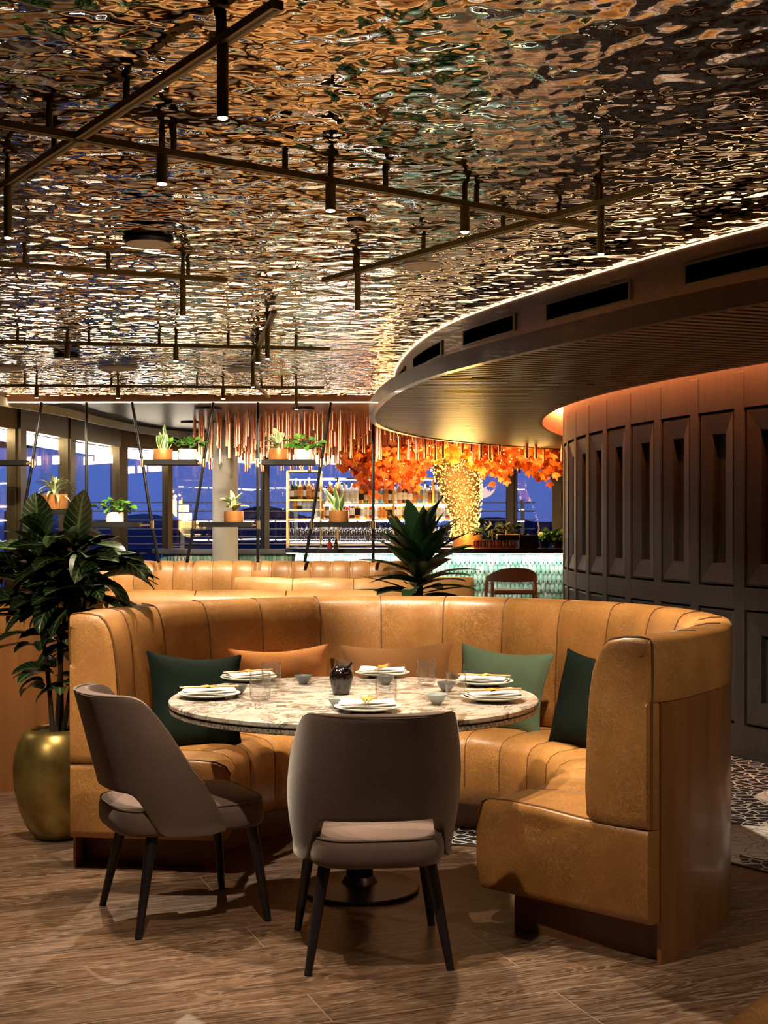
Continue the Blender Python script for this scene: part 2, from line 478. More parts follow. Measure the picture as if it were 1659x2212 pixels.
# mint fish scale tiles
t = NT('mint_glazed_tile'); ge = t.n('NewGeometry')
c = t.ramp(ge.outputs['Random Per Island'], [(0.0, (.22, .50, .38)), (.5, (.42, .70, .56)), (1.0, (.70, .85, .74))])
c = t.mix(t.ramp(t.noise(t.wpos(scale=(22, 22, 6)), 3, 3), [(.4, 0.0), (.8, .7)]), c, (.13, .33, .24))
t.bump(t.noise(t.wpos(), 60, 2), .3, .004)
MINT = t.set(c, .18, 0)

# ============================================================ SETTING
random.seed(7)
def catmull(P, n=8):
    P = [Vector(p) for p in P]; P = [P[0] * 2 - P[1]] + P + [P[-1] * 2 - P[-2]]; out = []
    for i in range(1, len(P) - 2):
        for k in range(n):
            t_ = k / n; a, b, c_, d = P[i - 1:i + 3]
            out.append(.5 * ((2 * b) + (c_ - a) * t_ + (2 * a - 5 * b + 4 * c_ - d) * t_ ** 2 + (3 * b - a - 3 * c_ + d) * t_ ** 3))
    out.append(P[-2]); return out
def inset(P, d):
    """offset a plan curve to its right-hand side by d"""
    out = []
    for i, p in enumerate(P):
        a = P[max(0, i - 1)]; b = P[min(len(P) - 1, i + 1)]
        t_ = (b - a).normalized(); out.append(p + Vector((t_.y, -t_.x)) * d)
    return out
def band(m, P, z0, z1, closed=False):
    vs = [(p.x, p.y, z0) for p in P] + [(p.x, p.y, z1) for p in P]; n = len(P)
    return m.add(vs, [(i, i + 1, n + i + 1, n + i) for i in range(n - 1)])
def ribbon(m, P, Q, z):
    n = len(P); vs = [(p.x, p.y, z) for p in P] + [(q.x, q.y, z) for q in Q]
    return m.add(vs, [(i, i + 1, n + i + 1, n + i) for i in range(n - 1)])
def slab(m, P, Q, z0, z1):
    """solid ring between plan curves P and Q"""
    n = len(P)
    vs = [(p.x, p.y, z) for z in (z0, z1) for C_ in (P, Q) for p in C_]
    fs = []
    for i in range(n - 1):
        a, b, c_, d = i, n + i, 2 * n + i, 3 * n + i
        fs += [(a, a + 1, c_ + 1, c_), (b, d, d + 1, b + 1), (a, b, b + 1, a + 1), (c_, c_ + 1, d + 1, d)]
    fs += [(0, 2 * n, 3 * n, n), (n - 1, 2 * n - 1, 4 * n - 1, 3 * n - 1)]
    return m.add(vs, fs)
def S(o, label=None): return tag(o, label, kind='structure')

# floor
S(MB().box(-8, 9, -3.4, 22, -.12, 0).build('floor', FLOORWOOD, smooth=False), 'worn oak board floor running diagonally')
edge = catmull([(2.6, 3.9), (2.05, 4.6), (1.55, 5.32), (1.38, 5.5), (1.0, 5.66), (.3, 5.78), (-.6, 6.2), (-1.1, 7.2), (-1.2, 9), (-1.3, 12.2)], 5)
m = MB(); n = len(edge)
m.add([(p.x, p.y, .004) for p in edge] + [(8.5, 3.9 + (12.2 - 3.9) * i / (n - 1), .004) for i in range(n)], [(i, i + 1, n + i + 1, n + i) for i in range(n - 1)])
S(m.build('floor_mosaic', MOSAIC, smooth=False), 'black crackle mosaic floor with white pebble shapes')
e2 = inset(edge, -.012)
m = MB(); slab(m, edge, e2, 0, .007); S(m.build('trim_1', BRASS_DARK), 'thin metal strip between boards and mosaic')

# ceilings
S(MB().box(-8, 9, -3.4, 13.24, HC, HC + .1).build('ceiling', CEILMIRROR, smooth=False), 'rippled mirror steel ceiling')
S(MB().box(-8, 9, 13.24, 22, HC + .01, HC + .1).build('ceiling_window_bay', DARKGREY, smooth=False), 'smooth dark ceiling over the window bay')
S(MB().box(-8, .55, 13.18, 13.24, HC - .062, HC + .05).build('trim_2', COPPER, smooth=False), 'copper edge board where the rippled ceiling ends')
m = MB(); m.box(-8, .50, 13.170, 13.18, HC - .060, HC - .053)
S(m.build('trim_3', LED_TRIM, smooth=False), 'thin warm light line along the foot of the copper edge board')

# closing walls beyond the picture
S(MB().box(-8, 9, -3.4, -3.3, 0, HC).build('wall_back', PANEL, smooth=False))
S(MB().box(-8, -7.9, -3.3, 13, 0, HC).build('wall_left', OAK_DARK, smooth=False))
S(MB().box(4.35, 4.45, -3.3, 5.1, 0, HC).build('wall_right', PANEL, smooth=False))
S(MB().box(7.4, 7.5, 16.5, 20, 0, HC).build('wall_far', PANEL, smooth=False))

# ---- curved core wall with raised panels
CX, CYY, RW, RH = 8.86, 10.85, 7.32, 7.50
def arc(r, a0, a1, n=80): return [Vector((CX + r * cos(radians(a0 + (a1 - a0) * i / n)), CYY + r * sin(radians(a0 + (a1 - a0) * i / n)))) for i in range(n + 1)]
core = S(empty('wall_core'), 'curved wall of black stained oak panels')
m = MB(); slab(m, arc(RW - .085, 110, 232), arc(RW - .12, 110, 232), 0, 2.62); m.build('backing', PANEL, core)
m = MB()
PITCH = 3.62; A0 = 203.4
angs = [A0 + PITCH * k for k in range(-26, 9)]
for a in angs:
    hw = .36
    slab(m, arc(RW, a - hw, a + hw, 2), arc(RW - .09, a - hw, a + hw, 2), 0, 2.335)
m.build('stile', PANEL, core, smooth=False, bev=.003, seg=1)
m = MB()
for z0, z1 in ((0, .20), (.90, 1.03), (2.115, 2.62)):
    slab(m, arc(RW - .002, 110, 232, 120), arc(RW - .09, 110, 232, 120), z0, z1)
m.build('rail', PANEL, core)
def panel_mesh(w, h, sw, sh):
    m = MB(); a, b = w / 2, h / 2; c_, d = sw / 2, sh / 2
    loops = []
    for (x, z, y) in ((a, b, .07), (a, b, .006), (a - .012, b - .012, .0), (c_ + .004, d + .004, .018), (c_, d, .022), (c_, d, .062)):
        loops.append([(-x, y, -z), (x, y, -z), (x, y, z), (-x, y, z)])
    vs = [v for L in loops for v in L]; fs = []
    for i in range(len(loops) - 1):
        for k in range(4):
            fs.append((i * 4 + k, i * 4 + (k + 1) % 4, i * 4 + 4 + (k + 1) % 4, i * 4 + 4 + k))
    n = (len(loops) - 1) * 4; fs.append((n, n + 1, n + 2, n + 3)); fs.append((3, 2, 1, 0))
    return m.add(vs, fs)
pu = pl_ = None
pw = radians(PITCH) * RW - .095
for a in angs[12:-1]:
    am = radians(a + PITCH / 2)
    for (zc, h, sh) in ((1.5725, 1.06, .80), (.55, .67, .40)):
        if h > 1: o = pu = pu.copy() if pu else panel_mesh(pw - .02, h, .135, sh).build('panel', PANEL, None, smooth=False)
        else: o = pl_ = pl_.copy() if pl_ else panel_mesh(pw - .02, h, .135, sh).build('panel', PANEL, None, smooth=False)
        if not o.users_collection: COL.objects.link(o)
        o.parent = core
        o.location = (CX + (RW - .010) * cos(am), CYY + (RW - .010) * sin(am), zc)
        o.rotation_euler = (0, 0, am + pi / 2)

# ---- canopy
OUT = catmull([(6, 17.4), (4.5, 17.0), (3.1, 16.5), (2.11, 15.8), (1.30, 15.05), (.54, 14.0), (.14, 13.0), (-.07, 12.07), (-.127, 11.15), (-.06, 9.94), (.085, 8.87), (.31, 8.0),
               (.67, 7.10), (1.025, 6.34), (1.287, 5.82), (1.575, 5.36), (2.02, 4.75), (2.7, 4.0), (3.5, 3.35), (4.35, 2.85)], 8)
ZS = 2.33
# travel runs from the far end towards the camera: the core lies on its left-hand side
def ins(d): return inset(OUT, -d)
can = S(empty('canopy'), 'broad curved canopy with a slatted underside and walnut rim')
n = len(OUT); inner = arc(RH, 112, 234, n - 1)
m = MB(); ribbon(m, ins(.03), inner, ZS + .030); m.build('soffit_board', SLATBACK, can, smooth=False)
def slats(m, ang, pitch, wd, keep):
    e1 = Vector((cos(ang), sin(ang))); e2_ = Vector((-sin(ang), cos(ang)))
    def clip(v):
        xs = []
        for C_ in (ins(.045), inner):
            for a, b in zip(C_, C_[1:]):
                va, vb = a.dot(e2_) - v, b.dot(e2_) - v
                if (va < 0) != (vb < 0): xs.append((a.lerp(b, va / (va - vb))).dot(e1))
        for a, b in ((OUT[0], inner[0]), (OUT[-1], inner[-1])):
            va, vb = a.dot(e2_) - v, b.dot(e2_) - v
            if (va < 0) != (vb < 0): xs.append((a.lerp(b, va / (va - vb))).dot(e1))
        xs.sort(); return [(xs[i], xs[i + 1]) for i in range(0, len(xs) - 1, 2)]
    k = 0
    while k < 900:
        v = -6 + k * pitch; k += 1
        A_, B_ = clip(v - wd / 2), clip(v + wd / 2)
        if len(A_) != len(B_): continue
        for (a0, a1), (b0, b1) in zip(A_, B_):
            mid = e1 * ((a0 + a1) / 2) + e2_ * v
            lo_, hi_ = keep(v)
            q_ = [(max(a0, lo_), v - wd / 2), (min(a1, hi_), v - wd / 2), (min(b1, hi_), v + wd / 2), (max(b0, lo_), v + wd / 2)]
            if q_[1][0] - q_[0][0] < .02 or q_[2][0] - q_[3][0] < .02: continue
            P4 = [e1 * x_ + e2_ * y_ for x_, y_ in q_]
            vs = [(p.x, p.y, ZS - .002) for p in P4] + [(p.x, p.y, ZS + .029) for p in P4]
            m.add(vs, [(3, 2, 1, 0), (0, 1, 5, 4), (1, 2, 6, 5), (2, 3, 7, 6), (3, 0, 4, 7)])
# two fields of slats meet along a joint running back from the rim
JA, JB = Vector((.297, 8.08)), Vector((1.554, 8.72)); JN = (JB - JA).normalized(); JP = Vector((-JN.y, JN.x)); JC = JA.dot(JP)
def keep_for(ang, far):
    e1 = Vector((cos(ang), sin(ang))); e2_ = Vector((-sin(ang), cos(ang)))
    def f_(v):
        # points x*e1+v*e2 with (p.JP) < JC for the near field
        s_ = e1.dot(JP); c_ = v * e2_.dot(JP)
        if abs(s_) < 1e-6: ok = (c_ > JC) == far; return (-99, 99) if ok else (99, -99)
        x_ = (JC - c_) / s_
        return (x_, 99) if (s_ > 0) == far else (-99, x_)
    return f_
m = MB(); slats(m, radians(20), .088, .052, keep_for(radians(20), False)); slats(m, radians(3), .088, .052, keep_for(radians(3), True))
m.build('soffit_slats', SLATS, can, recalc=False, smooth=False)
m = MB(); slab(m, OUT, ins(.05), ZS - .012, ZS + .088); m.build('rim', RIMWOOD, can, smooth=True)
m = MB(); ribbon(m, ins(.02), ins(.40), ZS + .06); m.build('ledge', RIMWOOD, can)
RISER = ins(.22)
m = MB(); slab(m, RISER, ins(.27), ZS + .055, HC + .02); m.build('riser', RIMWOOD, can)
m = MB(); slab(m, ins(.085), ins(.10), ZS + .066, ZS + .080); m.build('ledge_light_strip', LED_WARM, can)
m = MB(); slab(m, ins(.212), ins(.22), HC - .010, HC - .003); m.build('ceiling_light_strip', LED_LINE, can)
# cove at the core wall
m = MB(); slab(m, arc(RH, 112, 234), arc(RH + .03, 112, 234), ZS - .004, 2.62); m.build('cove_lip', plain('salmon_plaster', (.42, .17, .10), .7), can)
m = MB(); ribbon(m, arc(RW - .05, 112, 234), arc(RH + .03, 112, 234), 2.60); m.build('cove_top', MATS['salmon_plaster'], can)
m = MB(); slab(m, arc(RH - .03, 112, 234), arc(RH - .05, 112, 234), 2.55, 2.59); m.build('cove_light_strip', LED_ORANGE, can)
# vents: found along the riser from where they sit on it
def riser_at(px, z=2.56):
    best = None
    for i in range(len(RISER) - 1):
        for k in range(6):
            p = RISER[i].lerp(RISER[i + 1], k / 6)
            if p.y < 1: continue
            q = 829.5 + p.x * F / p.y
            if p.y < 11 and (best is None or abs(q - px) < best[0]): best = (abs(q - px), p, (RISER[i + 1] - RISER[i]).normalized())
    return best[1]
VENT_DARK = plain('black_slot', (.001, .001, .001), 1.0, Specular_IOR_Level=0.0)
def riser_span(a, b):
    out = []
    for i in range(len(RISER) - 1):
        for k in range(5):
            p = RISER[i].lerp(RISER[i + 1], k / 5)
            if p.y < 1.5 or p.y > 11 or p.x < -1: continue
            q = 829.5 + p.x * F / p.y
            if a <= q <= b: out.append(p)
    return out
for (a, b) in ((1478, 1690), (1175, 1366), (1000, 1119), (893, 958), (845, 876)):
    sp_ = riser_span(a, b); v_ = empty('air_vent', (0, 0, 0)); v_.parent = can
    if len(sp_) < 3: continue
    m = MB(); hz = .042
    for z_ in (2.560 - hz - .009, 2.560 + hz): slab(m, inset(sp_, .010), inset(sp_, -.02), z_, z_ + .009)
    for e_ in (sp_[:2], sp_[-2:]): slab(m, inset(e_, .010), inset(e_, -.02), 2.560 - hz, 2.560 + hz)
    m.build('vent_frame', BRASS_DARK, v_, smooth=False)
    m = MB(); slab(m, inset(sp_, .004), inset(sp_, -.02), 2.560 - hz, 2.560 + hz); m.build('slot', VENT_DARK, v_, smooth=False)

# ---- windows
WP = [(-260, 12.0), (36, 14.2), (145, 15.7), (257, 17.3), (362, 18.2), (573, 19.0), (800, 19.4), (1105, 19.4), (1207, 19.2), (1520, 18.4), (1900, 17.6)]
WV = [Vector(((px - 829.5) * d / F, d)) for px, d in WP]
WW = [.2, .16, .15, .17, .05, .05, .05, .10, .12, .12, .2]
for i in range(len(WV) - 1):
    a, b = WV[i], WV[i + 1]; t_ = (b - a).normalized(); L = (b - a).length; ang = atan2(t_.y, t_.x)
    wn = S(empty('window_%d' % (i + 1), (a.x, a.y, 0), ang))
    fr = MB(); w0, w1 = WW[i] / 2, WW[i + 1] / 2
    fr.box(-w0, w0, -.08, .08, 0, HC); fr.box(w0, L - w1, -.06, .06, 2.44, HC); fr.box(w0, L - w1, -.06, .06, 0, .12)
    fr.box(w0, w0 + .03, -.05, .05, .12, 2.44); fr.box(L - w1 - .03, L - w1, -.05, .05, .12, 2.44)
    fr.build('window_frame', BRASS_DARK, wn, smooth=False)
    MB().box(w0 + .02, L - w1 - .02, -.006, .006, .1, 2.46).build('pane', PANE, wn, smooth=False)
wc = catmull([(v.x, v.y) for v in WV[:8]], 5)
m = MB(); slab(m, inset(wc, .42), inset(wc, .45), 2.60, 2.69); S(m.build('trim_4', WHITEPAINT), 'pale curved pelmet line over the windows')
m = MB(); slab(m, inset(wc, -.16), inset(wc, -.13), 2.32, 2.44); S(m.build('trim_5', LED_HEAD), 'warm light strip along the window heads')

# columns
def column(name, x, y, r, label):
    o = MB().lathe([(r, 0), (r, HC)], 40, (0, 0, 0)).build(name, WHITEPAINT, loc=(x, y, 0)); S(o, label); return o
column('column_left', -3.90, 12.2, .30, 'white round column at the left edge')
p = at(486.5, 1000, 16.6); column('column_center', p.x, p.y, .162, 'pale round column in front of the windows')

# outside: dark hills and a balcony rail
m = MB()
n = 60; vs = []
for i in range(n + 1):
    x_ = -260 + 520 * i / n; h = 9 + 4 * sin(i * .7) + 3 * sin(i * .31 + 1)
    vs += [(x_, 900, -60), (x_, 900, h * (.55 if x_ > -40 else 1)), (x_, 960, -60)]
m.add(vs, [f_ for i in range(n) for f_ in ((3 * i, 3 * i + 3, 3 * i + 4, 3 * i + 1), (3 * i + 1, 3 * i + 4, 3 * i + 5, 3 * i + 2))])
S(m.build('hills', plain('hill_dark', (.03, .04, .09), 1)), 'dark blue line of hills on the horizon')
RAILM = plain('pale_rail_metal', (.25, .25, .30), .5, .3)
rl = empty('balcony_railing', (-2.0, 20.9, 0), label='pale metal railing of thin horizontal bars outside the windows', cat='railing')
for z_ in (1.12, 1.24, 1.36, 1.50, 1.64, 1.78):
    MB().tube([(-3.2, 0, z_), (4.4, 0, z_)], .011, 6).build('bar', RAILM, rl)
for x_ in (-3.0, -1.2, .6, 2.4, 4.2): MB().box(x_ - .03, x_ + .03, -.02, .02, 0, 1.82).build('post', RAILM, rl, smooth=False)
S(MB().box(-9, 9, 19.9, 24, -.2, 0).build('floor_terrace', DARKGREY, smooth=False), 'terrace floor outside the windows')

# ============================================================ BOOTH
def booth(name, cx, cy_, ro, thL, thR, nch, leather_m, label, group=None, depth=.645, endL=0.0, endR=0.0, ztop=1.045, back_z=.84, seat=True, wood_m=None, zoff=0):
    """ro: list of (deg, radius) outer radius by angle; booth runs from thL down to thR (degrees, through 90)"""
    wood_m = wood_m or OAK
    root = empty(name, (cx, cy_, 0), label=label, cat='booth seat' if seat else 'bench', group=group)
    ro = sorted(ro)
    def R(th):
        if th <= ro[0][0]: return ro[0][1]
        for (a, ra), (b, rb) in zip(ro, ro[1:]):
            if th <= b:
                k = (th - a) / (b - a); k = k * k * (3 - 2 * k); return ra + (rb - ra) * k
        return ro[-1][1]
    def theta(u, s):
        """angle at parameter u for a point s metres in from the outer face; the ends are cut obliquely"""
        k = s / .65
        a = thL + endL * k; b = thR - endR * k
        return a + (b - a) * u
    def pt(u, s, z):
        th0 = thL + (thR - thL) * u
        th = radians(theta(u, max(s, 0)))
        r = R(th0) - s
        return Vector((r * cos(th), r * sin(th), z))
    def bulge(u):
        x_ = (u * nch) % 1.0
        return (1 - abs(2 * x_ - 1) ** 3.2)
    def ends(u):
        return max(0, min(1, min(u, 1 - u) * nch / .9))
    # backrest section: (inset, height, how much the channels swell it)
    bs = [(.012, .435, 0), (.10, .435, 0), (.170, .437, .3), (.188, .46, 1), (.193, .55, 1), (.190, .66, 1), (.185, .76, 1), (.177, .86, 1), (.167, .93, 1), (.153, .980, .9), (.137, 1.015, .7), (.116, 1.036, .5),
          (.075, 1.045, .3), (.030, 1.046, .1), (.006, 1.040, 0), (-.005, 1.024, 0), (-.006, .93, 0), (-.006, back_z + .02, 0), (-.002, back_z, 0), (.012, back_z, 0), (.012, .64, 0)]
    bs = [(s_, z_ + (ztop - 1.045), b_) for s_, z_, b_ in bs]
    sc_ = sum(q[0] for q in bs) / len(bs); zc_ = .72
    NU = nch * 12; m = MB(); ns = len(bs); rings = []
    us = [i / NU for i in range(NU + 1)]
    def ring(u, shrink, push):
        L = []
        for (s_, z_, b_) in bs:
            s2 = sc_ + (s_ - sc_) * shrink; z2 = zc_ + (z_ - zc_) * (1 - (1 - shrink) * .35)
            g_ = .016 * bulge(u) * b_ if push == 0 else .012 * b_
            if min(u, 1 - u) < .0075 and .0 < s_ <= .012: s2 = .0
            p_ = pt(u, s2 + g_, z2 + .008 * bulge(u) * b_ * (1 if z_ > .97 else 0))
            if push:
                th = radians(theta(u, s2)); tg = Vector((-sin(th), cos(th), 0)) * (1 if u < .5 else -1)
                p_ = p_ + tg * push
            L.append(p_)
        return L
    seq = [(0, .60, .022), (0, .86, .020), (0, .96, .012)] + [(u, 1, 0) for u in us] + [(1, .96, .012), (1, .86, .020), (1, .60, .022)]
    vs = [p_ for q in seq for p_ in ring(*q)]; fs = []
    for i in range(len(seq) - 1):
        for k in range(ns):
            fs.append((i * ns + k, i * ns + (k + 1) % ns, (i + 1) * ns + (k + 1) % ns, (i + 1) * ns + k))
    fs.append(tuple(reversed(range(ns)))); fs.append(tuple(range((len(seq) - 1) * ns, len(seq) * ns)))
    m.add(vs, fs)
    m.build('backrest', leather_m, root, smooth=True, ang=60)
    # piping round both end faces and along the channel seams
    pm = MB()
    for u in (0, 1):
        L = [pt(u, s_ + .012 * b_, z_) for s_, z_, b_ in bs[1:17] + [(-.002, back_z, 0), (-.001, .64, 0), (-.001, .44, 0)]]
        pm.tube([p_ + (p_ - pt(u, .1, .72)).normalized() * .001 for p_ in L], .0042, 6)
    for k in range(1, nch):
        pm.tube([pt(k / nch, s_ + .001, z_ + .001) for s_, z_, b_ in bs[3:14]], .0034, 5)
    pm.build('piping', PIPING, root)
    # outer timber shell
    m = MB(); NS = 90; o1 = [pt(.0075 + .985 * i / NS, .0, 0) for i in range(NS + 1)]; o2 = [pt(.0075 + .985 * i / NS, .012, 0) for i in range(NS + 1)]
    slab(m, [p_.xy for p_ in o1], [p_.xy for p_ in o2], 0, back_z + .005 + (ztop - 1.045)); m.build('outer_panel', wood_m, root, ang=30)
    if seat:
        ss = [(.012, .135), (depth - .02, .135), (depth, .15), (depth + .012, .22), (depth + .014, .32), (depth + .008, .40), (depth - .012, .432), (depth - .05, .450), (depth - .14, .459), (depth - .28, .458), (.22, .445), (.012, .433)]
        sb = [0, 0, .5, 1, 1, 1, 1, 1, .9, .8, .5, 0]
        sc2, zc2 = depth / 2, .30
        def sring(u, shrink, push):
            L = []
            for (s_, z_), b_ in zip(ss, sb):
                s2 = sc2 + (s_ - sc2) * shrink; z2 = zc2 + (z_ - zc2) * (1 - (1 - shrink) * .6)
                g_ = bulge(u) * b_ * ends(u) if push == 0 else 0
                front = 1 if s_ > depth - .03 else 0
                if min(u, 1 - u) < .0075 and s_ <= .012: s2 = .0
                p_ = pt(u, s2 + .014 * g_ * front, z2 + .011 * g_ * (1 - front))
                if push:
                    th = radians(theta(u, s2)); tg = Vector((-sin(th), cos(th), 0)) * (1 if u < .5 else -1)
                    p_ = p_ + tg * push
                L.append(p_)
            return L
        ns = len(ss)
        seq = [(0, .7, .016), (0, .95, .014), (0, .985, .008)] + [(u, 1, 0) for u in us] + [(1, .985, .008), (1, .95, .014), (1, .7, .016)]
        vs = [p_ for q in seq for p_ in sring(*q)]; fs = []
        for i in range(len(seq) - 1):
            for k in range(ns):
                fs.append((i * ns + k, i * ns + (k + 1) % ns, (i + 1) * ns + (k + 1) % ns, (i + 1) * ns + k))
        fs.append(tuple(reversed(range(ns)))); fs.append(tuple(range((len(seq) - 1) * ns, len(seq) * ns)))
        m = MB().add(vs, fs); m.build('seat', leather_m, root, smooth=True, ang=60)
        pm = MB()
        for u in (0, 1):
            pm.tube([pt(u, s_, z_ + .001) for s_, z_ in ss[5:]], .0035, 6)
        for k in range(1, nch):
            pm.tube([pt(k / nch, s_ + .001, z_) for s_, z_ in ss[3:11]], .0028, 5)
        pm.build('seat_piping', PIPING, root)
        m = MB(); P_ = [pt(.03 + .955 * i / NS, .02, 0).xy for i in range(NS + 1)]; Q_ = [pt(.03 + .955 * i / NS, depth - .10, 0).xy for i in range(NS + 1)]
        slab(m, P_, Q_, 0, .15); m.build('plinth', OAK_DARK, root, smooth=False)
    return root, pt

BX, BY = .03, 5.38
main_booth, bpt = booth('booth_sofa', BX, BY, [(-55, 1.458), (-38, 1.40), (-18, 1.345), (8, 1.32), (60, 1.33), (90, 1.34), (130, 1.325), (181, 1.305)], 181, -55.9, 16, LEATHER,
      'large curved tan leather booth sofa wrapped around the round marble table', endL=7, endR=12)

# second round booth behind the big plant, at the left
booth('booth_sofa', -2.92, 7.95, [(0, 1.38), (360, 1.38)], 345, 165, 14, LEATHER,
      'curved tan leather booth with timber outside, behind the tall potted plant')
# low straight back just behind the main booth
def straight_bench(name, x0, x1, y, face, nch, leather_m, label, ztop=1.045, seat=True, bow=0.0):
    root = empty(name, ((x0 + x1) / 2, y, 0), label=label, cat='bench'); L = x1 - x0
    sec = [(0, .40), (0, .62), (.0, .84), (.02, .95), (.045, 1.01), (.085, 1.04), (.13, 1.045), (.175, 1.025), (.20, .98), (.205, .40)]
    sec = [(a, b + ztop - 1.045) for a, b in sec]
    NU = nch * 10; ns = len(sec)
    def P(u, s_, z_, g_):
        b_ = (1 - abs(2 * ((u * nch) % 1) - 1) ** 3) * .016 * g_
        x_ = -L / 2 + L * u; yy = bow * (1 - (2 * u - 1) ** 2)
        return Vector((x_, face * (s_ - b_) - face * yy, z_ + (b_ * .5 if z_ > 1 else 0)))
    vs = [P(u / NU, s_, z_, 1 if k < 8 else 0) for u in range(NU + 1) for k, (s_, z_) in enumerate(sec)]
    fs = [(i * ns + k, i * ns + (k + 1) % ns, (i + 1) * ns + (k + 1) % ns, (i + 1) * ns + k) for i in range(NU) for k in range(ns)]
    fs += [tuple(range(ns)), tuple(range(NU * ns, NU * ns + ns))]
    MB().add(vs, fs).build('backrest', leather_m, root, ang=60)
    pm = MB()
    for k in range(1, nch): pm.tube([P(k / nch, s_ - .001, z_ + .001, 0) for s_, z_ in sec[:8]], .004, 5)
    pm.build('piping', PIPING, root)
    m = MB()
    P_ = [Vector((-L / 2 + L * i / 12, -face * bow * (1 - (i / 6 - 1) ** 2) - (.0 if face > 0 else .2))) for i in range(13)]
    Q_ = [p_ + Vector((0, .2)) for p_ in P_]
    slab(m, P_, Q_, 0, .41); m.build('base', OAK, root)
    if seat:
        m = MB(); P_ = [Vector((-L / 2 + L * i / 12, -face * bow * (1 - (i / 6 - 1) ** 2) - (.45 if face > 0 else 0))) for i in range(13)]
        Q_ = [p_ + Vector((0, .45)) for p_ in P_]
        slab(m, P_, Q_, .12, .45); m.build('seat', leather_m, root, bev=.02)
    return root
straight_bench('banquette', -3.5, .25, 13.2, 1, 19, LEATHER, 'long straight tan leather banquette under the hanging plant shelves')
straight_bench('banquette', -1.03, .62, 9.0, 1, 4, LEATHER_PALE, 'short pale tan curved banquette in front of the long one', bow=.25, seat=False)
straight_bench('banquette', -1.50, -.04, 7.22, -1, 3, LEATHER_PALE, 'pale tan seat back showing just above the main booth', ztop=1.05, bow=.0)

# corner of another seat at the lower right
cs = empty('leather_bench', (1.12, 2.52, 0), radians(-38), label='tan leather seat corner at the lower right edge', cat='bench')
m = MB(); m.box(-.42, .42, -.42, .42, .14, .44); m.build('seat', LEATHER, cs, bev=.07, seg=6)
MB().box(-.36, .36, -.36, .36, 0, .15).build('plinth', OAK_DARK, cs, smooth=False)

# ============================================================ CUSHIONS
def cushion(mat, w_, h_, th, label, loc, rot, name='cushion'):
    N = 22
    def f_(side):
        def g(u, v):
            x_, z_ = 2 * u - 1, 2 * v - 1
            puff = max(0, (1 - abs(x_) ** 2.4)) ** .55 * max(0, (1 - abs(z_) ** 2.4)) ** .55
            pin = .93 + .07 * (abs(x_) * abs(z_)) ** 1.5
            sx_ = 1 - .055 * (1 - x_ ** 2) * 0
            ex = x_ * w_ / 2 * (1 - .07 * (1 - z_ * z_) ** .8 * abs(x_) ** 3) ; ez = z_ * h_ / 2 * (1 - .09 * (1 - x_ * x_) ** .8 * abs(z_) ** 3)
            wr = .006 * sin(9 * x_ + 4 * z_) * sin(7 * z_ - 3 * x_) * (1 - puff) * 1.6 * puff
            return (ex * pin, side * (th / 2 * puff + .002 + wr), ez * pin)
        return g
    m = MB(); m.grid(f_(1), N, N); m.grid(f_(-1), N, N)
    # close the seam
    o = m.build(name, mat, sub=1, ang=180)
    o.location = loc; o.rotation_euler = rot; tag(o, label, 'cushion'); return o
def cush_at(deg, r, z, w_, h_, th, mat, label, lean=18, twist=0, roll=0):
    a = radians(deg)
    q = Matrix.Rotation(a - pi / 2 + radians(twist), 4, 'Z') @ Matrix.Rotation(radians(-lean), 4, 'X') @ Matrix.Rotation(radians(roll), 4, 'Y')
    return cushion(mat, w_, h_, th, label, (BX + r * cos(a), BY + r * sin(a), z), q.to_euler())
cush_at(160, .90, .640, .44, .44, .16, GREENDARK, 'dark green square cushion on the left side of the booth', 16, -42, 5)
cush_at(121, .975, .640, .54, .40, .15, ORANGECLOTH, 'orange bobbly woven cushion beside the left green one', 16)
cush_at(88, .985, .640, .56, .40, .15, BROWNCLOTH, 'plain brown lumbar cushion at the middle of the booth', 14, roll=-2)
cush_at(57, .945, .625, .50, .42, .15, SAGE, 'pale sage green cushion beside the brown one', 14, 0, 3)
cush_at(15, .875, .650, .46, .44, .14, GREENDARK, 'dark green cushion seen edge-on behind the right end of the booth', 15, 14)

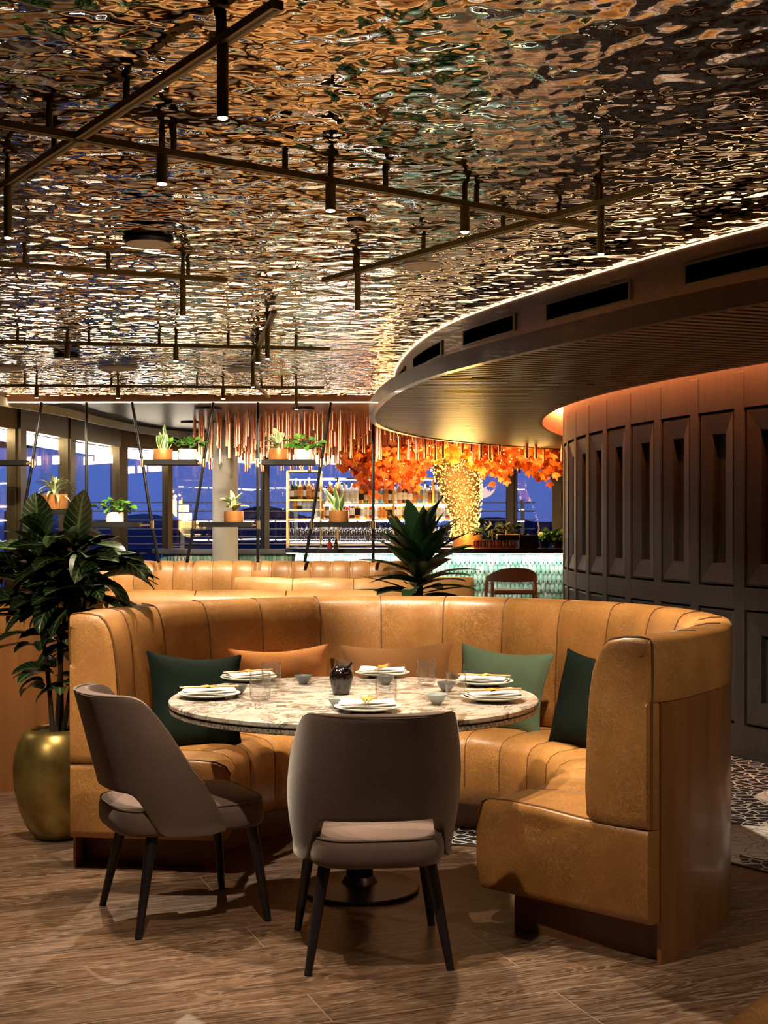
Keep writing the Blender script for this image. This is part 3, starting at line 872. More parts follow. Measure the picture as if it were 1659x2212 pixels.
# ============================================================ CHAIRS
def make_chair(label):
    root = empty('dining_chair', label=label, cat='chair', group='velvet dining chairs at the round table')
    # seat pad: rounded outline, narrower at the rear
    def out(a):
        c_, s_ = cos(a), sin(a); e_ = 2 / 4.2
        x_ = abs(c_) ** e_ * (1 if c_ > 0 else -1); y_ = abs(s_) ** e_ * (1 if s_ > 0 else -1)
        return x_ * (.232 + .018 * y_), y_ * .272 - .012
    prof = [(q_, z_ - .030) for q_, z_ in [(.90, .362), (.965, .366), (.99, .378), (1.0, .40), (1.0, .425), (.985, .445), (.955, .456), (.90, .462), (.75, .470), (.5, .476), (.2, .478), (0.001, .478)]]
    m = MB()
    m.grid(lambda u, v: (lambda k, q: (q[0] * prof[k][0], q[1] * prof[k][0], prof[k][1]))(int(round(v * (len(prof) - 1))), out(2 * pi * u)), 56, len(prof) - 1, cu=True)
    m.add([(out(2 * pi * i / 56)[0] * .9, out(2 * pi * i / 56)[1] * .9, .332) for i in range(56)], [tuple(range(56))])
    st = m.build('seat', VELVET, root, ang=50)
    pm = MB(); pm.tube([(out(2 * pi * i / 56)[0] * .972, out(2 * pi * i / 56)[1] * .972, .4235) for i in range(57)], .0042, 6, cap=False)
    pm.build('seat_piping', VELVET, st)
    # wrap-around back with an opening above the pad
    def interp(tab, x_):
        for (a, ya), (b, yb) in zip(tab, tab[1:]):
            if x_ <= b:
                k = max(0, (x_ - a) / (b - a)); return ya + (yb - ya) * k
        return tab[-1][1]
    zt = [(0, .822), (56, .821), (62, .817), (67, .806), (71, .786), (75, .752), (80, .69), (86, .59), (91, .50), (95, .42), (98, .37)]
    zb = [(0, .492), (34, .490), (39, .484), (43, .468), (47, .435), (52, .385), (56, .355), (62, .338), (90, .334), (98, .345)]
    PM = 98
    def shell(u, v):
        ph = (2 * u - 1) * PM; ap = abs(ph)
        b_, t_ = interp(zb, ap), interp(zt, ap); z_ = b_ + (t_ - b_) * v
        k = (z_ - .37) / .45
        aw = .240 + .022 * sin(pi * min(1, max(0, k)) ** .9) - .004 * max(0, k - .6) / .4
        y0 = .012 - .115 * max(0, k) ** 1.1 
        yy = -.262 * (abs(cos(radians(ph))) ** .8) * (1 if ap < 90 else -1.0) + y0
        return (aw * abs(sin(radians(ap))) ** .82 * (1 if ph > 0 else -1), yy + (.0 if ap < 90 else 0), z_)
    m = MB(); m.grid(shell, 76, 22)
    bk = m.build('backrest', VELVET, root, solid=.042, off=0, bev=.014, seg=3, ang=50, smooth='all')
    pm = MB(); pts = [shell(i / 76, 1) for i in range(77)]
    cen = Vector((0, .0, 0))
    pm.tube([Vector(p_) + Vector((p_[0], p_[1] - .02, 0)).normalized() * .019 + Vector((0, 0, .001)) for p_ in pts[3:-3]], .0038, 6)
    pm.build('back_piping', VELVET, bk)
    for (fx, fy, tx, ty) in ((-.225, -.235, -.165, -.165), (.225, -.235, .165, -.165), (-.235, .235, -.185, .19), (.235, .235, .185, .19)):
        MB().tube([(fx, fy, 0), (fx * .3 + tx * .7, fy * .3 + ty * .7, .25), (tx, ty, .345)], [.0125, .019, .0215], 14).build('leg', CHARWOOD, root)
    return root
ch = make_chair('mushroom velvet dining chair with its back to the camera, at the front of the table')
ch.location = (-.040, 4.36, 0); ch.rotation_euler = (0, 0, radians(6.5))
c2 = copy_tree(ch); c2['label'] = 'mushroom velvet dining chair turned sideways at the left of the table'
c2.location = (-.728, 4.77, 0); c2.rotation_euler = (0, 0, radians(-62.6))

# ============================================================ TABLE
TX, TY, TZ = -.114, 5.02, .75
tb = empty('dining_table', (TX, TY, 0), label='round marble dining table on a dark pedestal', cat='table')
R_ = .70
MB().lathe([(0, TZ - .02), (R_ - .004, TZ - .02), (R_, TZ - .016), (R_, TZ - .004), (R_ - .004, TZ), (0, TZ)], 128).build('tabletop', MARBLE, tb, ang=30)
MB().lathe([(0, TZ - .0255), (R_ - .014, TZ - .0255), (R_ - .014, TZ - .0202), (0, TZ - .0202)], 96).build('shadow_gap', BLACK, tb, ang=30)
MB().lathe([(0, TZ - .044), (R_ - .012, TZ - .044), (R_ - .004, TZ - .040), (R_ - .004, TZ - .0255), (0, TZ - .0255)], 128).build('underside_slab', STONEEDGE, tb, ang=30)
MB().lathe([(0, .055), (.052, .055), (.052, .17), (.068, .18), (.068, .215), (.052, .225), (.052, TZ - .06), (.16, TZ - .05), (.16, TZ - .044), (0, TZ - .044)], 40, (.02, .05, 0)).build('pedestal', BLACK, tb, ang=30)
MB().lathe([(0, 0), (.226, 0), (.230, .004), (.230, .012), (.226, .016), (.07, .030), (.055, .058), (0, .058)], 72, (.02, .05, 0)).build('base', plain('dark_bronze_base', (.03, .018, .013), .35, .5), tb, ang=30)

def on_table(px, py): return on_z(px, py, TZ)
# tumblers with vertical flutes
def make_tumbler():
    root = empty('tumbler', label='x', cat='glass', group='fluted tumblers on the marble table')
    m = MB(); N = 60
    prof = [(0, .001), (.020, .001), (.029, .003), (.0345, .010), (.0375, .022), (.0385, .045), (.0385, .102), (.0372, .1035), (.0360, .102), (.0358, .045), (.0345, .026), (.030, .017), (0.0, .014)]
    vs = []; fs = []
    for i, (r, z) in enumerate(prof):
        for k in range(N):
            a = 2 * pi * k / N; fl = 1 + (.035 * cos(a * 10) if .004 < z < .09 and i < 7 else 0)
            vs.append((r * fl * cos(a), r * fl * sin(a), z))
    for i in range(len(prof) - 1):
        for k in range(N):
            fs.append((i * N + k, i * N + (k + 1) % N, (i + 1) * N + (k + 1) % N, (i + 1) * N + k))
    m.add(vs, fs).build('glass_wall', TUMBLER, root, ang=60)
    return root
g0 = make_tumbler(); first = True
for (px, py, lb) in ((562, 1514, 'fluted tumbler nearest the left plate, in front of another tumbler'), (586, 1486, 'fluted tumbler just behind the left front tumbler'),
                     (834, 1526, 'fluted tumbler directly behind the napkin at the front chair'), (742, 1480, 'fluted tumbler half hidden behind the black jug'),
                     (921, 1481, 'fluted tumbler standing alone right of the rear plate'), (985, 1509, 'fluted tumbler beside the right-hand front plate')):
    g_ = g0 if first else copy_tree(g0); first = False
    p_ = on_table(px, py); g_.location = (p_.x, p_.y, TZ + .0005); g_['label'] = lb
# plates with folded napkin, leaf and chopsticks
def make_plate():
    root = empty('plate', label='x', cat='plate', group='speckled plates on the marble table')
    MB().lathe([(q_ * 1.08, z_) for q_, z_ in [(0, .001), (.055, .001), (.058, .004), (.085, .009), (.108, .017), (.110, .0195), (.107, .0205), (.083, .0135), (.060, .0095), (0, .008)]], 56).build('dish', PORCELAIN, root, ang=60)
    return root
def leafshape(r, n=5):
    vs = [(0, 0, .004)]; 
    for k in range(n * 2):
        a = 2 * pi * k / (n * 2); q = r if k % 2 == 0 else r * .45
        vs.append((q * cos(a), q * sin(a) * .8, .0 + .004 * cos(3 * a)))
    return vs, [(0, 1 + k, 1 + (k + 1) % (n * 2)) for k in range(n * 2)]
def make_napkin():
    root = empty('napkin', label='x', cat='napkin', group='folded white napkins on the plates')
    m = MB()
    for k, (w_, d_) in enumerate(((.205, .112), (.200, .108), (.192, .102))):
        zz = .004 + k * .0062
        m.grid(lambda u, v, w_=w_, d_=d_, zz=zz, k=k: ((2 * u - 1) * w_ / 2 * (1 - .04 * (2 * v - 1) ** 2), (2 * v - 1) * d_ / 2 + .005 * sin(u * 5 + k), zz + .0025 * sin(u * 6 + k * 2) * cos(v * 4) + .004 * (1 - (2 * v - 1) ** 4)), 16, 10)
    m.build('folded_cloth', NAPKIN, root, solid=.0045, off=0, smooth='all')
    return root
pl0 = make_plate(); nk0 = make_napkin()
lv, lf = leafshape(.034)
lf0 = MB().add(lv, lf).build('dried_leaf', LEAFORANGE, solid=.0015); tag(lf0, 'x', 'leaf', 'orange leaves lying on the napkins')
cs0 = empty('chopsticks', label='x', cat='chopsticks', group='chopsticks on the napkins')
for s_ in (-1, 1): MB().tube([(-.11, s_ * .006, .0), (.11, s_ * .004, .002)], [.0022, .0034], 8).build('stick', CHOPSTICK, cs0)
spots = [(452, 1507, 10, 'at the left edge of the table', True), (537, 1471, 30, 'at the back left of the table', True), (826, 1461, -5, 'at the back of the table before the brown cushion', False),
         (1046, 1480, -20, 'at the back right of the table', True), (1064, 1514, 12, 'at the right front of the table', True), (794, 1536, 4, 'nearest the front chair', False)]
for i, (px, py, rz, where, ck) in enumerate(spots):
    p_ = on_table(px, py); q = (p_.x, p_.y)
    a = pl0 if i == 0 else copy_tree(pl0); a.location = (*q, TZ + .0003); a['label'] = 'speckled pale plate ' + where
    b = nk0 if i == 0 else copy_tree(nk0); b.location = (*q, TZ + .0165); b.rotation_euler = (0, 0, radians(rz)); b['label'] = 'folded white napkin on the plate ' + where
    c_ = lf0 if i == 0 else copy_tree(lf0); c_.location = (q[0] + .002, q[1] - .012, TZ + .0445); c_.rotation_euler = (radians(8), 0, radians(rz * 3)); c_['label'] = 'orange dried leaf on the napkin ' + where
    d = cs0 if i == 0 else copy_tree(cs0); d.location = (q[0], q[1] - .008, TZ + .0415); d.rotation_euler = (0, 0, radians(rz + (0 if ck else 82))); d['label'] = 'wooden chopsticks on the napkin ' + where
# small bowls
def make_bowl(mat):
    m = MB(); m.lathe([(0, .001), (.014, .001), (.017, .004), (.027, .016), (.035, .030), (.037, .0375), (.0355, .038), (.033, .030), (.024, .014), (.010, .007), (0, .006)], 36)
    return m.build('sauce_bowl', mat, ang=60)
bd = make_bowl(BOWLDARK); bp = make_bowl(BOWLPALE)
fd = fp = True
for (px, py, dark, lb) in ((655, 1478, 1, 'slate grey sauce bowl standing alone behind the tumblers'), (514, 1500, 1, 'slate grey sauce bowl behind the left plate'), (833, 1479, 1, 'slate grey sauce bowl in front of the rear plate'),
                           (964, 1494, 1, 'slate grey sauce bowl behind the right tumbler'), (731, 1530, 0, 'pale blue sauce bowl beside the front napkin'), (943, 1522, 0, 'pale blue sauce bowl alone at the front right')):
    if dark: o = bd if fd else copy_tree(bd); fd = False
    else: o = bp if fp else copy_tree(bp); fp = False
    p_ = on_table(px, py); o.location = (p_.x, p_.y, TZ + .0003); tag(o, lb, 'bowl', 'small sauce bowls on the marble table')
# black jug
p_ = on_table(737, 1500); jg = empty('ceramic_jug', (p_.x, p_.y, TZ), label='glossy black rounded ceramic jug with a short spout in the table centre', cat='jug')
MB().lathe([(0, 0), (.028, 0), (.032, .004), (.038, .025), (.044, .052), (.0455, .068), (.043, .085), (.034, .100), (.022, .109), (.014, .1115), (.010, .108), (0, .10)], 48).build('body', BLACKGLAZE, jg, ang=60)
MB().tube([(.024, -.008, .098), (.036, -.012, .112), (.042, -.014, .124)], [.010, .0065, .0055], 14).build('spout', BLACKGLAZE, jg)
MB().lathe([(.009, 0), (.011, .003), (.009, .006)], 20, (0, 0, 0), True).build('pouring_ring', BLACKGLAZE, jg, loc=(.018, -.033, .092), rot=(radians(55), 0, radians(20)))
# napkin slip behind the rear plate
for i, (px, py) in enumerate(((792, 1474),)):
    pass

# ============================================================ SPOT LAMPS AND TRACKS
ZT = HC - .070
def T(px, py): return on_z(px, py, ZT)
def track(a, b, label, n_st=3):
    a, b = T(*a), T(*b); d = b - a; L = d.length; ang = atan2(d.y, d.x)
    root = empty('light_track', (a.x, a.y, 0), ang, label=label, cat='light track', group='brass ceiling light tracks')
    m = MB(); m.box(0, L, -.016, .016, ZT, ZT + .022); m.build('rail', BRASS, root, smooth=False)
    MB().box(.01, L - .01, -.0045, .0045, ZT - .0008, ZT + .002).build('slot', BLACK, root, smooth=False)
    for k in range(n_st):
        x_ = L * (k + .5) / n_st
        MB().tube([(x_, 0, ZT + .02), (x_, 0, HC + .002)], .0105, 12).build('standoff', BRASS, root)
    return a, b
TR = {1: ((600, 20), (-60, 454), 'brass track running from the top centre to the left edge', 4),
      2: ((-40, 268), (1292, 497), 'long brass track crossing the ceiling left to right', 6),
      3: ((1405, 415), (700, 610), 'brass track rising towards the right over the booth', 4),
      4: ((-40, 572), (490, 610), 'short brass track at the left middle of the ceiling', 3),
      5: ((-40, 741), (712, 757), 'brass track crossing the far left ceiling', 5),
      6: ((-40, 835), (700, 840), 'farthest brass track just before the copper edge', 4),
      7: ((592, 678), (545, 785), 'brass track running away in the middle distance', 2),
      8: ((548, 828), (580, 860), 'short far end of the receding brass track', 1)}
ends_ = {}
for k, (a, b, lb, ns_) in TR.items(): ends_[k] = track(a, b, lb, ns_)
def on_track(k, px):
    a, b = ends_[k]; s_ = (px - 829.5) / F
    # x - s*y = 0
    fa, fb = a.x - s_ * a.y, b.x - s_ * b.y; q = fa / (fa - fb) if fa != fb else 0
    return a.lerp(b, q)
def make_lamp(long):
    root = empty('spot_lamp', label='x', cat='spot lamp', group='brass tube spot lamps')
    L, r = (.185, .0150) if long else (.095, .0190)
    MB().lathe([(0, 0), (r - .001, 0), (r, .001), (r, L - .001), (r - .001, L), (r - .003, L), (r - .003, L - .0), (0, L)], 28, (0, 0, -L)).build('tube', BRASS, root, ang=30)
    MB().lathe([(0, -.003), (r - .004, -.003), (r - .003, 0), (0, 0)], 24, (0, 0, -L)).build('lens', LAMPTIP, root)
    MB().tube([(0, 0, 0), (0, 0, .070)], .0105, 12).build('stem', BRASS, root)
    return root, L
def spot(loc, tgt, power, size=70, blend=.35, col=(1, .80, .57), r=.02):
    ld = bpy.data.lights.new('spot_light', 'SPOT'); ld.energy = power; ld.spot_size = radians(size); ld.spot_blend = blend
    ld.color = col; ld.shadow_soft_size = r
    o = bpy.data.objects.new('spot_light', ld); COL.objects.link(o); o.location = loc
    o.rotation_euler = (Vector(tgt) - Vector(loc)).to_track_quat('-Z', 'Y').to_euler(); return o
lampL, LL = make_lamp(True); lampS, LS = make_lamp(False); uL = uS = False
lamps = [(1, 481, 1, 'long brass spot lamp nearest the top of the picture', (-.3, 4.2, 0), 60, 75), (1, 17, 1, 'long brass spot lamp at the left edge', (-1.0, 4.9, 0), 70, 70),
         (2, 350, 0, 'stubby brass spot lamp left of centre on the long track', (-.75, 4.9, 0), 60, 60), (2, 714, 0, 'stubby brass spot lamp above the table', (-.10, 4.95, .7), 100, 62),
         (2, 1004, 0, 'stubby tilted brass spot lamp right of the table', (.55, 4.7, .4), 90, 60), (3, 1298, 1, 'long brass spot lamp near the canopy', (1.25, 6.4, 0), 120, 80),
         (3, 773, 1, 'long brass spot lamp behind the table centre', (.5, 8.4, 0), 120, 80), (4, 395, 1, 'long brass spot lamp hanging under the short left track', (-1.15, 6.1, .9), 110, 88),
         (5, 145, 0, 'stubby brass lamp, leftmost on the far left track', None, 30, 80), (5, 380, 0, 'stubby brass lamp, second on the far left track', (-1.4, 9.6, 0), 50, 80), (5, 557, 0, 'stubby brass lamp, last on the far left track', (-.9, 9.4, 0), 50, 70),
         (7, 583, 1, 'long brass lamp at the near end of the receding track', (-.5, 8.6, 1), 60, 80), (7, 542, 1, 'long brass lamp at the middle of the receding track', None, 50, 80),
         (6, 79, 0, 'stubby brass lamp, leftmost above the plant shelves', (-3.3, 13.1, 1.7), 150, 60), (6, 255, 0, 'stubby brass lamp, second above the plant shelves', (-2.5, 13.1, 1.7), 150, 60),
         (6, 482, 0, 'stubby brass lamp, third above the plant shelves', (-1.8, 13.1, 1.8), 170, 60), (6, 640, 1, 'long brass lamp above the right plant shelves', (-.8, 13.1, 1.8), 170, 65)]
for (k, px, lg, lb, tgt, pw_, sz) in lamps:
    p_ = on_track(k, px) if k != 7 else ends_[7][0].lerp(ends_[7][1], .25 if px == 583 else .97); pw_ *= 2.0
    if lg: o = copy_tree(lampL) if uL else lampL; uL = True
    else: o = copy_tree(lampS) if uS else lampS; uS = True
    o.location = (p_.x, p_.y, ZT); o['label'] = lb
    Lz = LL if lg else LS
    tg = tgt or (p_.x, p_.y + .1, 0)
    sl_ = spot((p_.x, p_.y, ZT - Lz - .012), tg, pw_, sz)

# round ceiling speakers
sp0 = None
for (px, py, rr, thick, lb) in ((320, 520, .115, 1, 'thick black-rimmed round speaker on the left ceiling'), (912, 577, .105, 0, 'pale round speaker disc beside the canopy'), (145, 770, .10, 1, 'small dark-rimmed speaker at the far left'),
                         (254, 797, .16, 0, 'wide pale disc on the far ceiling, left one'), (523, 800, .14, 0, 'wide pale disc on the far ceiling, right one'), (12, 797, .15, 0, 'wide pale disc at the far left edge'), (770, 480, .042, 0, 'small dark smoke detector above the table')):
    p_ = on_z(px, py, HC - .01)
    r_ = empty('ceiling_speaker', (p_.x, p_.y, 0), label=lb, cat='speaker', group='round ceiling speakers')
    h_ = .024 if thick else .010
    MB().lathe([(0, HC), (rr, HC), (rr, HC - h_ * .4), (rr * .9, HC - h_), (0, HC - h_)], 48).build('rim', BLACK if thick or rr < .05 else SPEAKER, r_, ang=30)
    MB().lathe([(0, HC - h_ - .004), (rr * .86, HC - h_ - .003), (rr * .86, HC - h_ + .001), (0, HC - h_ + .001)], 48).build('grille', SPEAKER, r_, ang=30)
for (px, py, rr) in ((450, 883, .15), (655, 883, .13), (612, 910, .12), (411, 913, .12)):
    p_ = on_z(px, py, HC); o = MB().lathe([(0, -.012), (rr, -.012), (rr, .008), (0, .008)], 40).build('ceiling_disc', BLACK, loc=(p_.x, p_.y, HC)); tag(o, 'flat dark disc on the window bay ceiling', 'ceiling disc', 'dark discs on the window bay ceiling')

# ============================================================ PLANTS
def leaf(m, base, az, el, L, W, droop=1.0, fold=.25, roll=0.0, n=7, tip=1.0, wav=0.0):
    """one leaf: starts at base, heads az (deg) at el (deg) and droops along its length"""
    p_ = Vector(base); a = radians(az); e_ = radians(el); rows = []; st = L / n
    for i in range(n + 1):
        t_ = i / n
        d = Vector((cos(a) * cos(e_), sin(a) * cos(e_), sin(e_)))
        side = Vector((-sin(a), cos(a), 0)); up = side.cross(d) * -1
        if up.z < 0 and abs(e_) < pi / 2: up = -up
        c_, s_ = cos(roll), sin(roll); s2 = side * c_ + up * s_; u2 = up * c_ - side * s_
        wd = W * .5 * (sin(pi * min(1, t_ ** .85 * .98 + .01)) ** .75) * (1 if t_ < .999 else .05)
        if t_ < .02: wd = W * .06
        wv = wav * W * sin(t_ * 11)
        rows.append([p_ + s2 * wd + u2 * (fold * wd + wv), p_ + s2 * wd * .5 + u2 * fold * wd * .35, p_.copy(), p_ - s2 * wd * .5 + u2 * fold * wd * .35, p_ - s2 * wd + u2 * (fold * wd - wv)])
        p_ = p_ + d * st; e_ -= radians(droop * 90 / n)
    vs = [v for r in rows for v in r]; fs = []; uv = []
    for i in range(n + 1): uv += [(i / n, k / 4) for k in range(5)]
    for i in range(n):
        for k in range(4): fs.append((i * 5 + k, i * 5 + k + 1, i * 5 + 5 + k + 1, i * 5 + 5 + k))
    m.add(vs, fs, uv)
def foliage(m, mat, root, name='foliage'):
    o = m.build(name, mat, root, recalc=False, smooth='all'); return o

# ---- tall croton in the gold pot, left
random.seed(11)
PX, PY = -1.475, 5.93
big = empty('potted_plant', (PX, PY, 0), label='tall broad-leaved dark plant in a round gold pot at the left end of the booth', cat='potted plant')
GOLDPOT = NT('mottled_gold_leaf'); _v = GOLDPOT.co()
GOLDPOT = GOLDPOT.set(GOLDPOT.ramp(GOLDPOT.noise(_v, 7, 5, .6), [(.3, (.20, .13, .035)), (.6, (.40, .29, .09))]), .34, .8)
MB().lathe([(0, 0), (.085, 0), (.10, .01), (.135, .06), (.165, .13), (.185, .22), (.192, .30), (.188, .37), (.172, .43), (.148, .475), (.128, .49), (.118, .492), (.112, .485), (.12, .46), (0, .455)], 72).build('pot', GOLDPOT, big, ang=60)
MB().grid(lambda u, v: (.118 * v * cos(2 * pi * u), .118 * v * sin(2 * pi * u), .468 + .006 * random.random()), 30, 8, cu=True).build('soil', SOIL, big)
stems = [[(0, 0, .46), (.02, 0, .8), (.05, -.02, 1.10), (.09, -.02, 1.31)], [(-.02, .01, .46), (-.05, .03, .75), (-.09, .0, 1.05), (-.13, -.02, 1.28)], [(.02, .02, .46), (.0, .05, .85), (-.02, .05, 1.12), (-.03, .04, 1.34)],
         [(.03, -.01, .46), (.09, -.02, .8), (.14, -.03, 1.10), (.17, -.04, 1.25)]]
m = MB()
for st_ in stems: m.tube(catmull(st_, 4), [.012 - .0004 * i for i in range(13)], 8)
m.build('stem', LEAFSTEM, big)
m = MB()
for si, st_ in enumerate(stems):
    cp = catmull(st_, 14); nL = len(cp)
    for i, q in enumerate(cp):
        z_ = q.z
        dens = 0 if z_ < .64 else (.62 if z_ < 1.0 else 1.6)
        k = int(dens) + (1 if random.random() < dens % 1 else 0)
        for _ in range(k):
            az = random.uniform(0, 360); top = (z_ - 1.0) / .5
            el = random.uniform(-5, 30) + 40 * max(0, top) ** 2
            L = random.uniform(.16, .26) * (1.15 if z_ > 1.0 else .8)
            st2 = q + Vector((cos(radians(az)), sin(radians(az)), .4)) * .03
            leaf(m, st2, az, el, L, L * random.uniform(.36, .46), random.uniform(.35, 1.0), random.uniform(.1, .45), random.uniform(-.6, .6), 8, wav=.02)
# crown and a few showpiece leaves
for (bx, bz, az, el, L, W_, dr) in tuple((a_, b_ - .13, *r_) for a_, b_, *r_ in ((.09, 1.42, -60, 72, .30, .13, .15), (.02, 1.38, 150, 45, .27, .12, .5), (.10, 1.33, -10, 20, .34, .10, .15), (.12, 1.30, 10, 40, .30, .11, .6), (.05, 1.36, 200, 35, .28, .12, .6),
                                    (.14, 1.28, -25, 10, .34, .10, 1.3), (-.08, 1.45, 110, 75, .26, .14, .2), (-.05, 1.40, 230, 50, .25, .12, .6), (-.12, 1.26, 190, 25, .30, .11, .6), (-.14, 1.15, 200, 5, .27, .10, .5),
                                    (.16, 1.22, -5, -5, .33, .08, .4), (-.10, 1.05, 215, 5, .24, .10, .6), (-.12, 1.00, 170, 0, .28, .09, .5), (-.16, 1.12, 185, 8, .30, .12, .5), (.0, 1.30, -80, 30, .26, .12, .7), (.10, 1.15, -60, 10, .24, .11, .7), (-.06, 1.18, -110, 20, .24, .11, .6))):
    leaf(m, (bx, -.02, bz), az, el, L, W_, dr, .25, 0, 9)
foliage(m, LEAF_CROTON, big)

# ---- plant behind the booth
random.seed(5)
p_ = at(905, 1285, 7.75)
pb = empty('potted_plant', (p_.x, p_.y, 0), label='dark green rosette plant standing up behind the middle of the booth', cat='potted plant')
MB().lathe([(0, 0), (.15, 0), (.17, .02), (.20, .5), (.205, .62), (.19, .63), (.18, .58), (0, .57)], 40).build('pot', DARKGREY, pb, ang=50)
MB().tube([(0, 0, .55), (.01, 0, .9), (.0, 0, 1.25)], [.03, .022, .016], 10).build('stem', LEAFSTEM, pb)
m = MB()
for k in range(64):
    t_ = k / 64; z_ = .84 + .44 * t_
    az = k * 137.5 + random.uniform(-12, 12); el = -8 + 80 * t_ ** 1.5 + random.uniform(-8, 8)
    L = random.uniform(.38, .48) * (1 - .22 * t_)
    leaf(m, (0, 0, z_), az, el, L, L * .30, .55 * (1 - t_) + .12, .2, random.uniform(-.3, .3), 8)
for (az, el, L) in ((-75, 78, .34), (-20, 66, .33), (190, 66, .32), (0, 50, .38), (170, 45, .34), (-8, 12, .40), (185, 8, .42), (-170, 22, .38)):
    leaf(m, (0, 0, 1.2 if el > 30 else 1.0), az, el, L, .085, .12, .2, 0, 9)
foliage(m, LEAF_DARK, pb)

# ============================================================ HANGING PLANT SHELVES
YS = 13.14
def q3(px, py, y=YS):
    return at(px, py, y)
def frame_unit(poles, label, name='hanging_rods'):
    root = empty(name, (q3(poles[0][0][0], 870).x, YS, 0), label=label, cat='hanging rods', group='black rod frames hanging from the copper edge')
    for pts in poles:
        P_ = [q3(*a_) - root.location for a_ in pts]; P_[0].z = HC - .06
        MB().tube(P_, .016, 10).build('rod', BLACK, root)
    return root
frame_unit([[(90, 872), (70, 998), (37, 1190), (33, 1215)]], 'slanting black rod at the far left of the plant shelves')
frame_unit([[(187, 872), (187, 1215)], [(285, 872), (308, 1000), (328, 1133), (343, 1215)]], 'black rods, one upright and one slanting, left of the snake plant')
frame_unit([[(461, 872), (440, 1000), (419, 1133), (404, 1215)], [(557, 872), (557, 1215)]], 'black rods, one slanting and one upright, in the middle')
frame_unit([[(715, 872), (693, 1000), (673, 1133), (658, 1215)], [(806, 872), (806, 1215)]], 'black rods, one slanting and one upright, before the bar')
def hshelf(x0, x1, y0, b0, b1, label):
    """board between pixel columns b0..b1, brass arms out to the rods at x0 and x1"""
    a, b = q3(x0, y0), q3(x1, y0); c_, d = q3(b0, y0), q3(b1, y0)
    root = empty('hanging_shelf', ((c_.x + d.x) / 2, YS, c_.z), label=label, cat='shelf', group='black tray shelves between the rods')
    L = (d.x - c_.x) / 2; o_ = root.location.x
    m = MB(); m.box(-L, L, -.11, .11, -.022, .012); m.box(-L, L, -.12, -.108, -.022, .030); m.box(-L, L, .108, .12, -.022, .030); m.box(-L - .01, -L, -.12, .12, -.022, .030); m.box(L, L + .01, -.12, .12, -.022, .030)
    m.build('tray', BLACKWOOD, root, smooth=False)
    MB().box(a.x - o_, -L, -.012, .012, -.012, .010).build('bracket', GOLD, root, smooth=False)
    MB().box(L, b.x - o_, -.012, .012, -.012, .010).build('bracket', GOLD, root, smooth=False)
    for x_ in (a.x - o_, b.x - o_):
        MB().tube([(x_, 0, -.04), (x_, 0, .04)], .022, 12).build('clamp', GOLD, root)
    return root
hshelf(-60, 70, 1001, -40, 55, 'black tray shelf at the left edge')
hshelf(308, 440, 1000, 316, 425, 'upper black tray shelf carrying the tall snake plant')
hshelf(557, 693, 1000, 569, 679, 'upper black tray shelf carrying the striped-leaf plant')
hshelf(187, 328, 1134, 200, 300, 'lower black tray shelf half hidden by the big plant')
hshelf(419, 557, 1134, 435, 543, 'lower black tray shelf with one small copper pot')
hshelf(673, 806, 1134, 682, 793, 'lower black tray shelf in front of the bar shelves')
hshelf(55, 187, 1106, 70, 172, 'lower black tray shelf at the left, under the striped plant')
def small_plant(px, py, potm, wpx, kind, label):
    p_ = q3(px, py); r_ = wpx / 2 * YS / F; h_ = r_ * 1.15
    root = empty('potted_plant', (p_.x, YS, p_.z + .013), label=label, cat='potted plant', group='small potted plants on the hanging shelves')
    MB().lathe([(0, 0), (r_ * .98, 0), (r_, .004), (r_, h_), (r_ * .93, h_), (r_ * .93, h_ * .85), (0, h_ * .85)], 32).build('pot', potm, root, ang=40)
    m = MB(); random.seed(px)
    if kind == 'snake':
        for k in range(9): leaf(m, (random.uniform(-.03, .03), random.uniform(-.03, .03), h_ * .8), random.uniform(0, 360), random.uniform(58, 86), random.uniform(.16, .30), .062, .05, .3, random.uniform(-1, 1), 7)
        mt = LEAF_SNAKE
    elif kind == 'stripe':
        for k in range(44): leaf(m, (0, 0, h_ * .8 + k * .0018), k * 137.5, random.uniform(15, 80), random.uniform(.22, .32), .036, random.uniform(.7, 1.1), .2, 0, 8)
        mt = LEAF_STRIPE
    elif kind == 'arrow':
        for k in range(17): leaf(m, (0, 0, h_ * .8 + .12 * random.random()), random.uniform(0, 360), random.uniform(20, 80), random.uniform(.12, .18), .055, .4, .2, random.uniform(-.5, .5), 7)
        for k in range(6): m.tube([(0, 0, h_ * .8), (random.uniform(-.04, .04), 0, h_ * .8 + .16)], .004, 5)
        mt = LEAF_STRIPE
    else:
        for k in range(46):
            a = random.uniform(0, 2 * pi); q_ = random.uniform(.02, .17)
            leaf(m, (q_ * cos(a), q_ * sin(a) * .6, h_ + .03 + random.uniform(-.02, .09) * (1.2 - q_ * 4)), math.degrees(a), random.uniform(-20, 50), random.uniform(.06, .095), .065, .5, .2, random.uniform(-.7, .7), 5)
        mt = LEAF_LIME
    foliage(m, mt, root)
small_plant(352, 997, COPPER_POT, 42, 'snake', 'tall snake plant in a copper pot on the upper shelf')
small_plant(405, 997, SILVER_POT, 41, 'lime', 'trailing bright green plant in a pale pot beside the snake plant')
small_plant(601, 997, COPPER_POT, 43, 'arrow', 'striped arrow-leaf plant in a copper pot on the upper shelf')
small_plant(655, 997, SILVER_POT, 40, 'lime', 'trailing green plant in a pale pot, nearest the bar')
small_plant(505, 1131, COPPER_POT, 42, 'arrow', 'small pale-leaved plant in a copper pot on the lower middle shelf')
small_plant(732, 1131, COPPER_POT, 43, 'snake', 'short snake plant in a copper pot in front of the bar bottles')
small_plant(118, 1103, COPPER_POT, 56, 'stripe', 'arching cream-striped plant above the big dark plant')
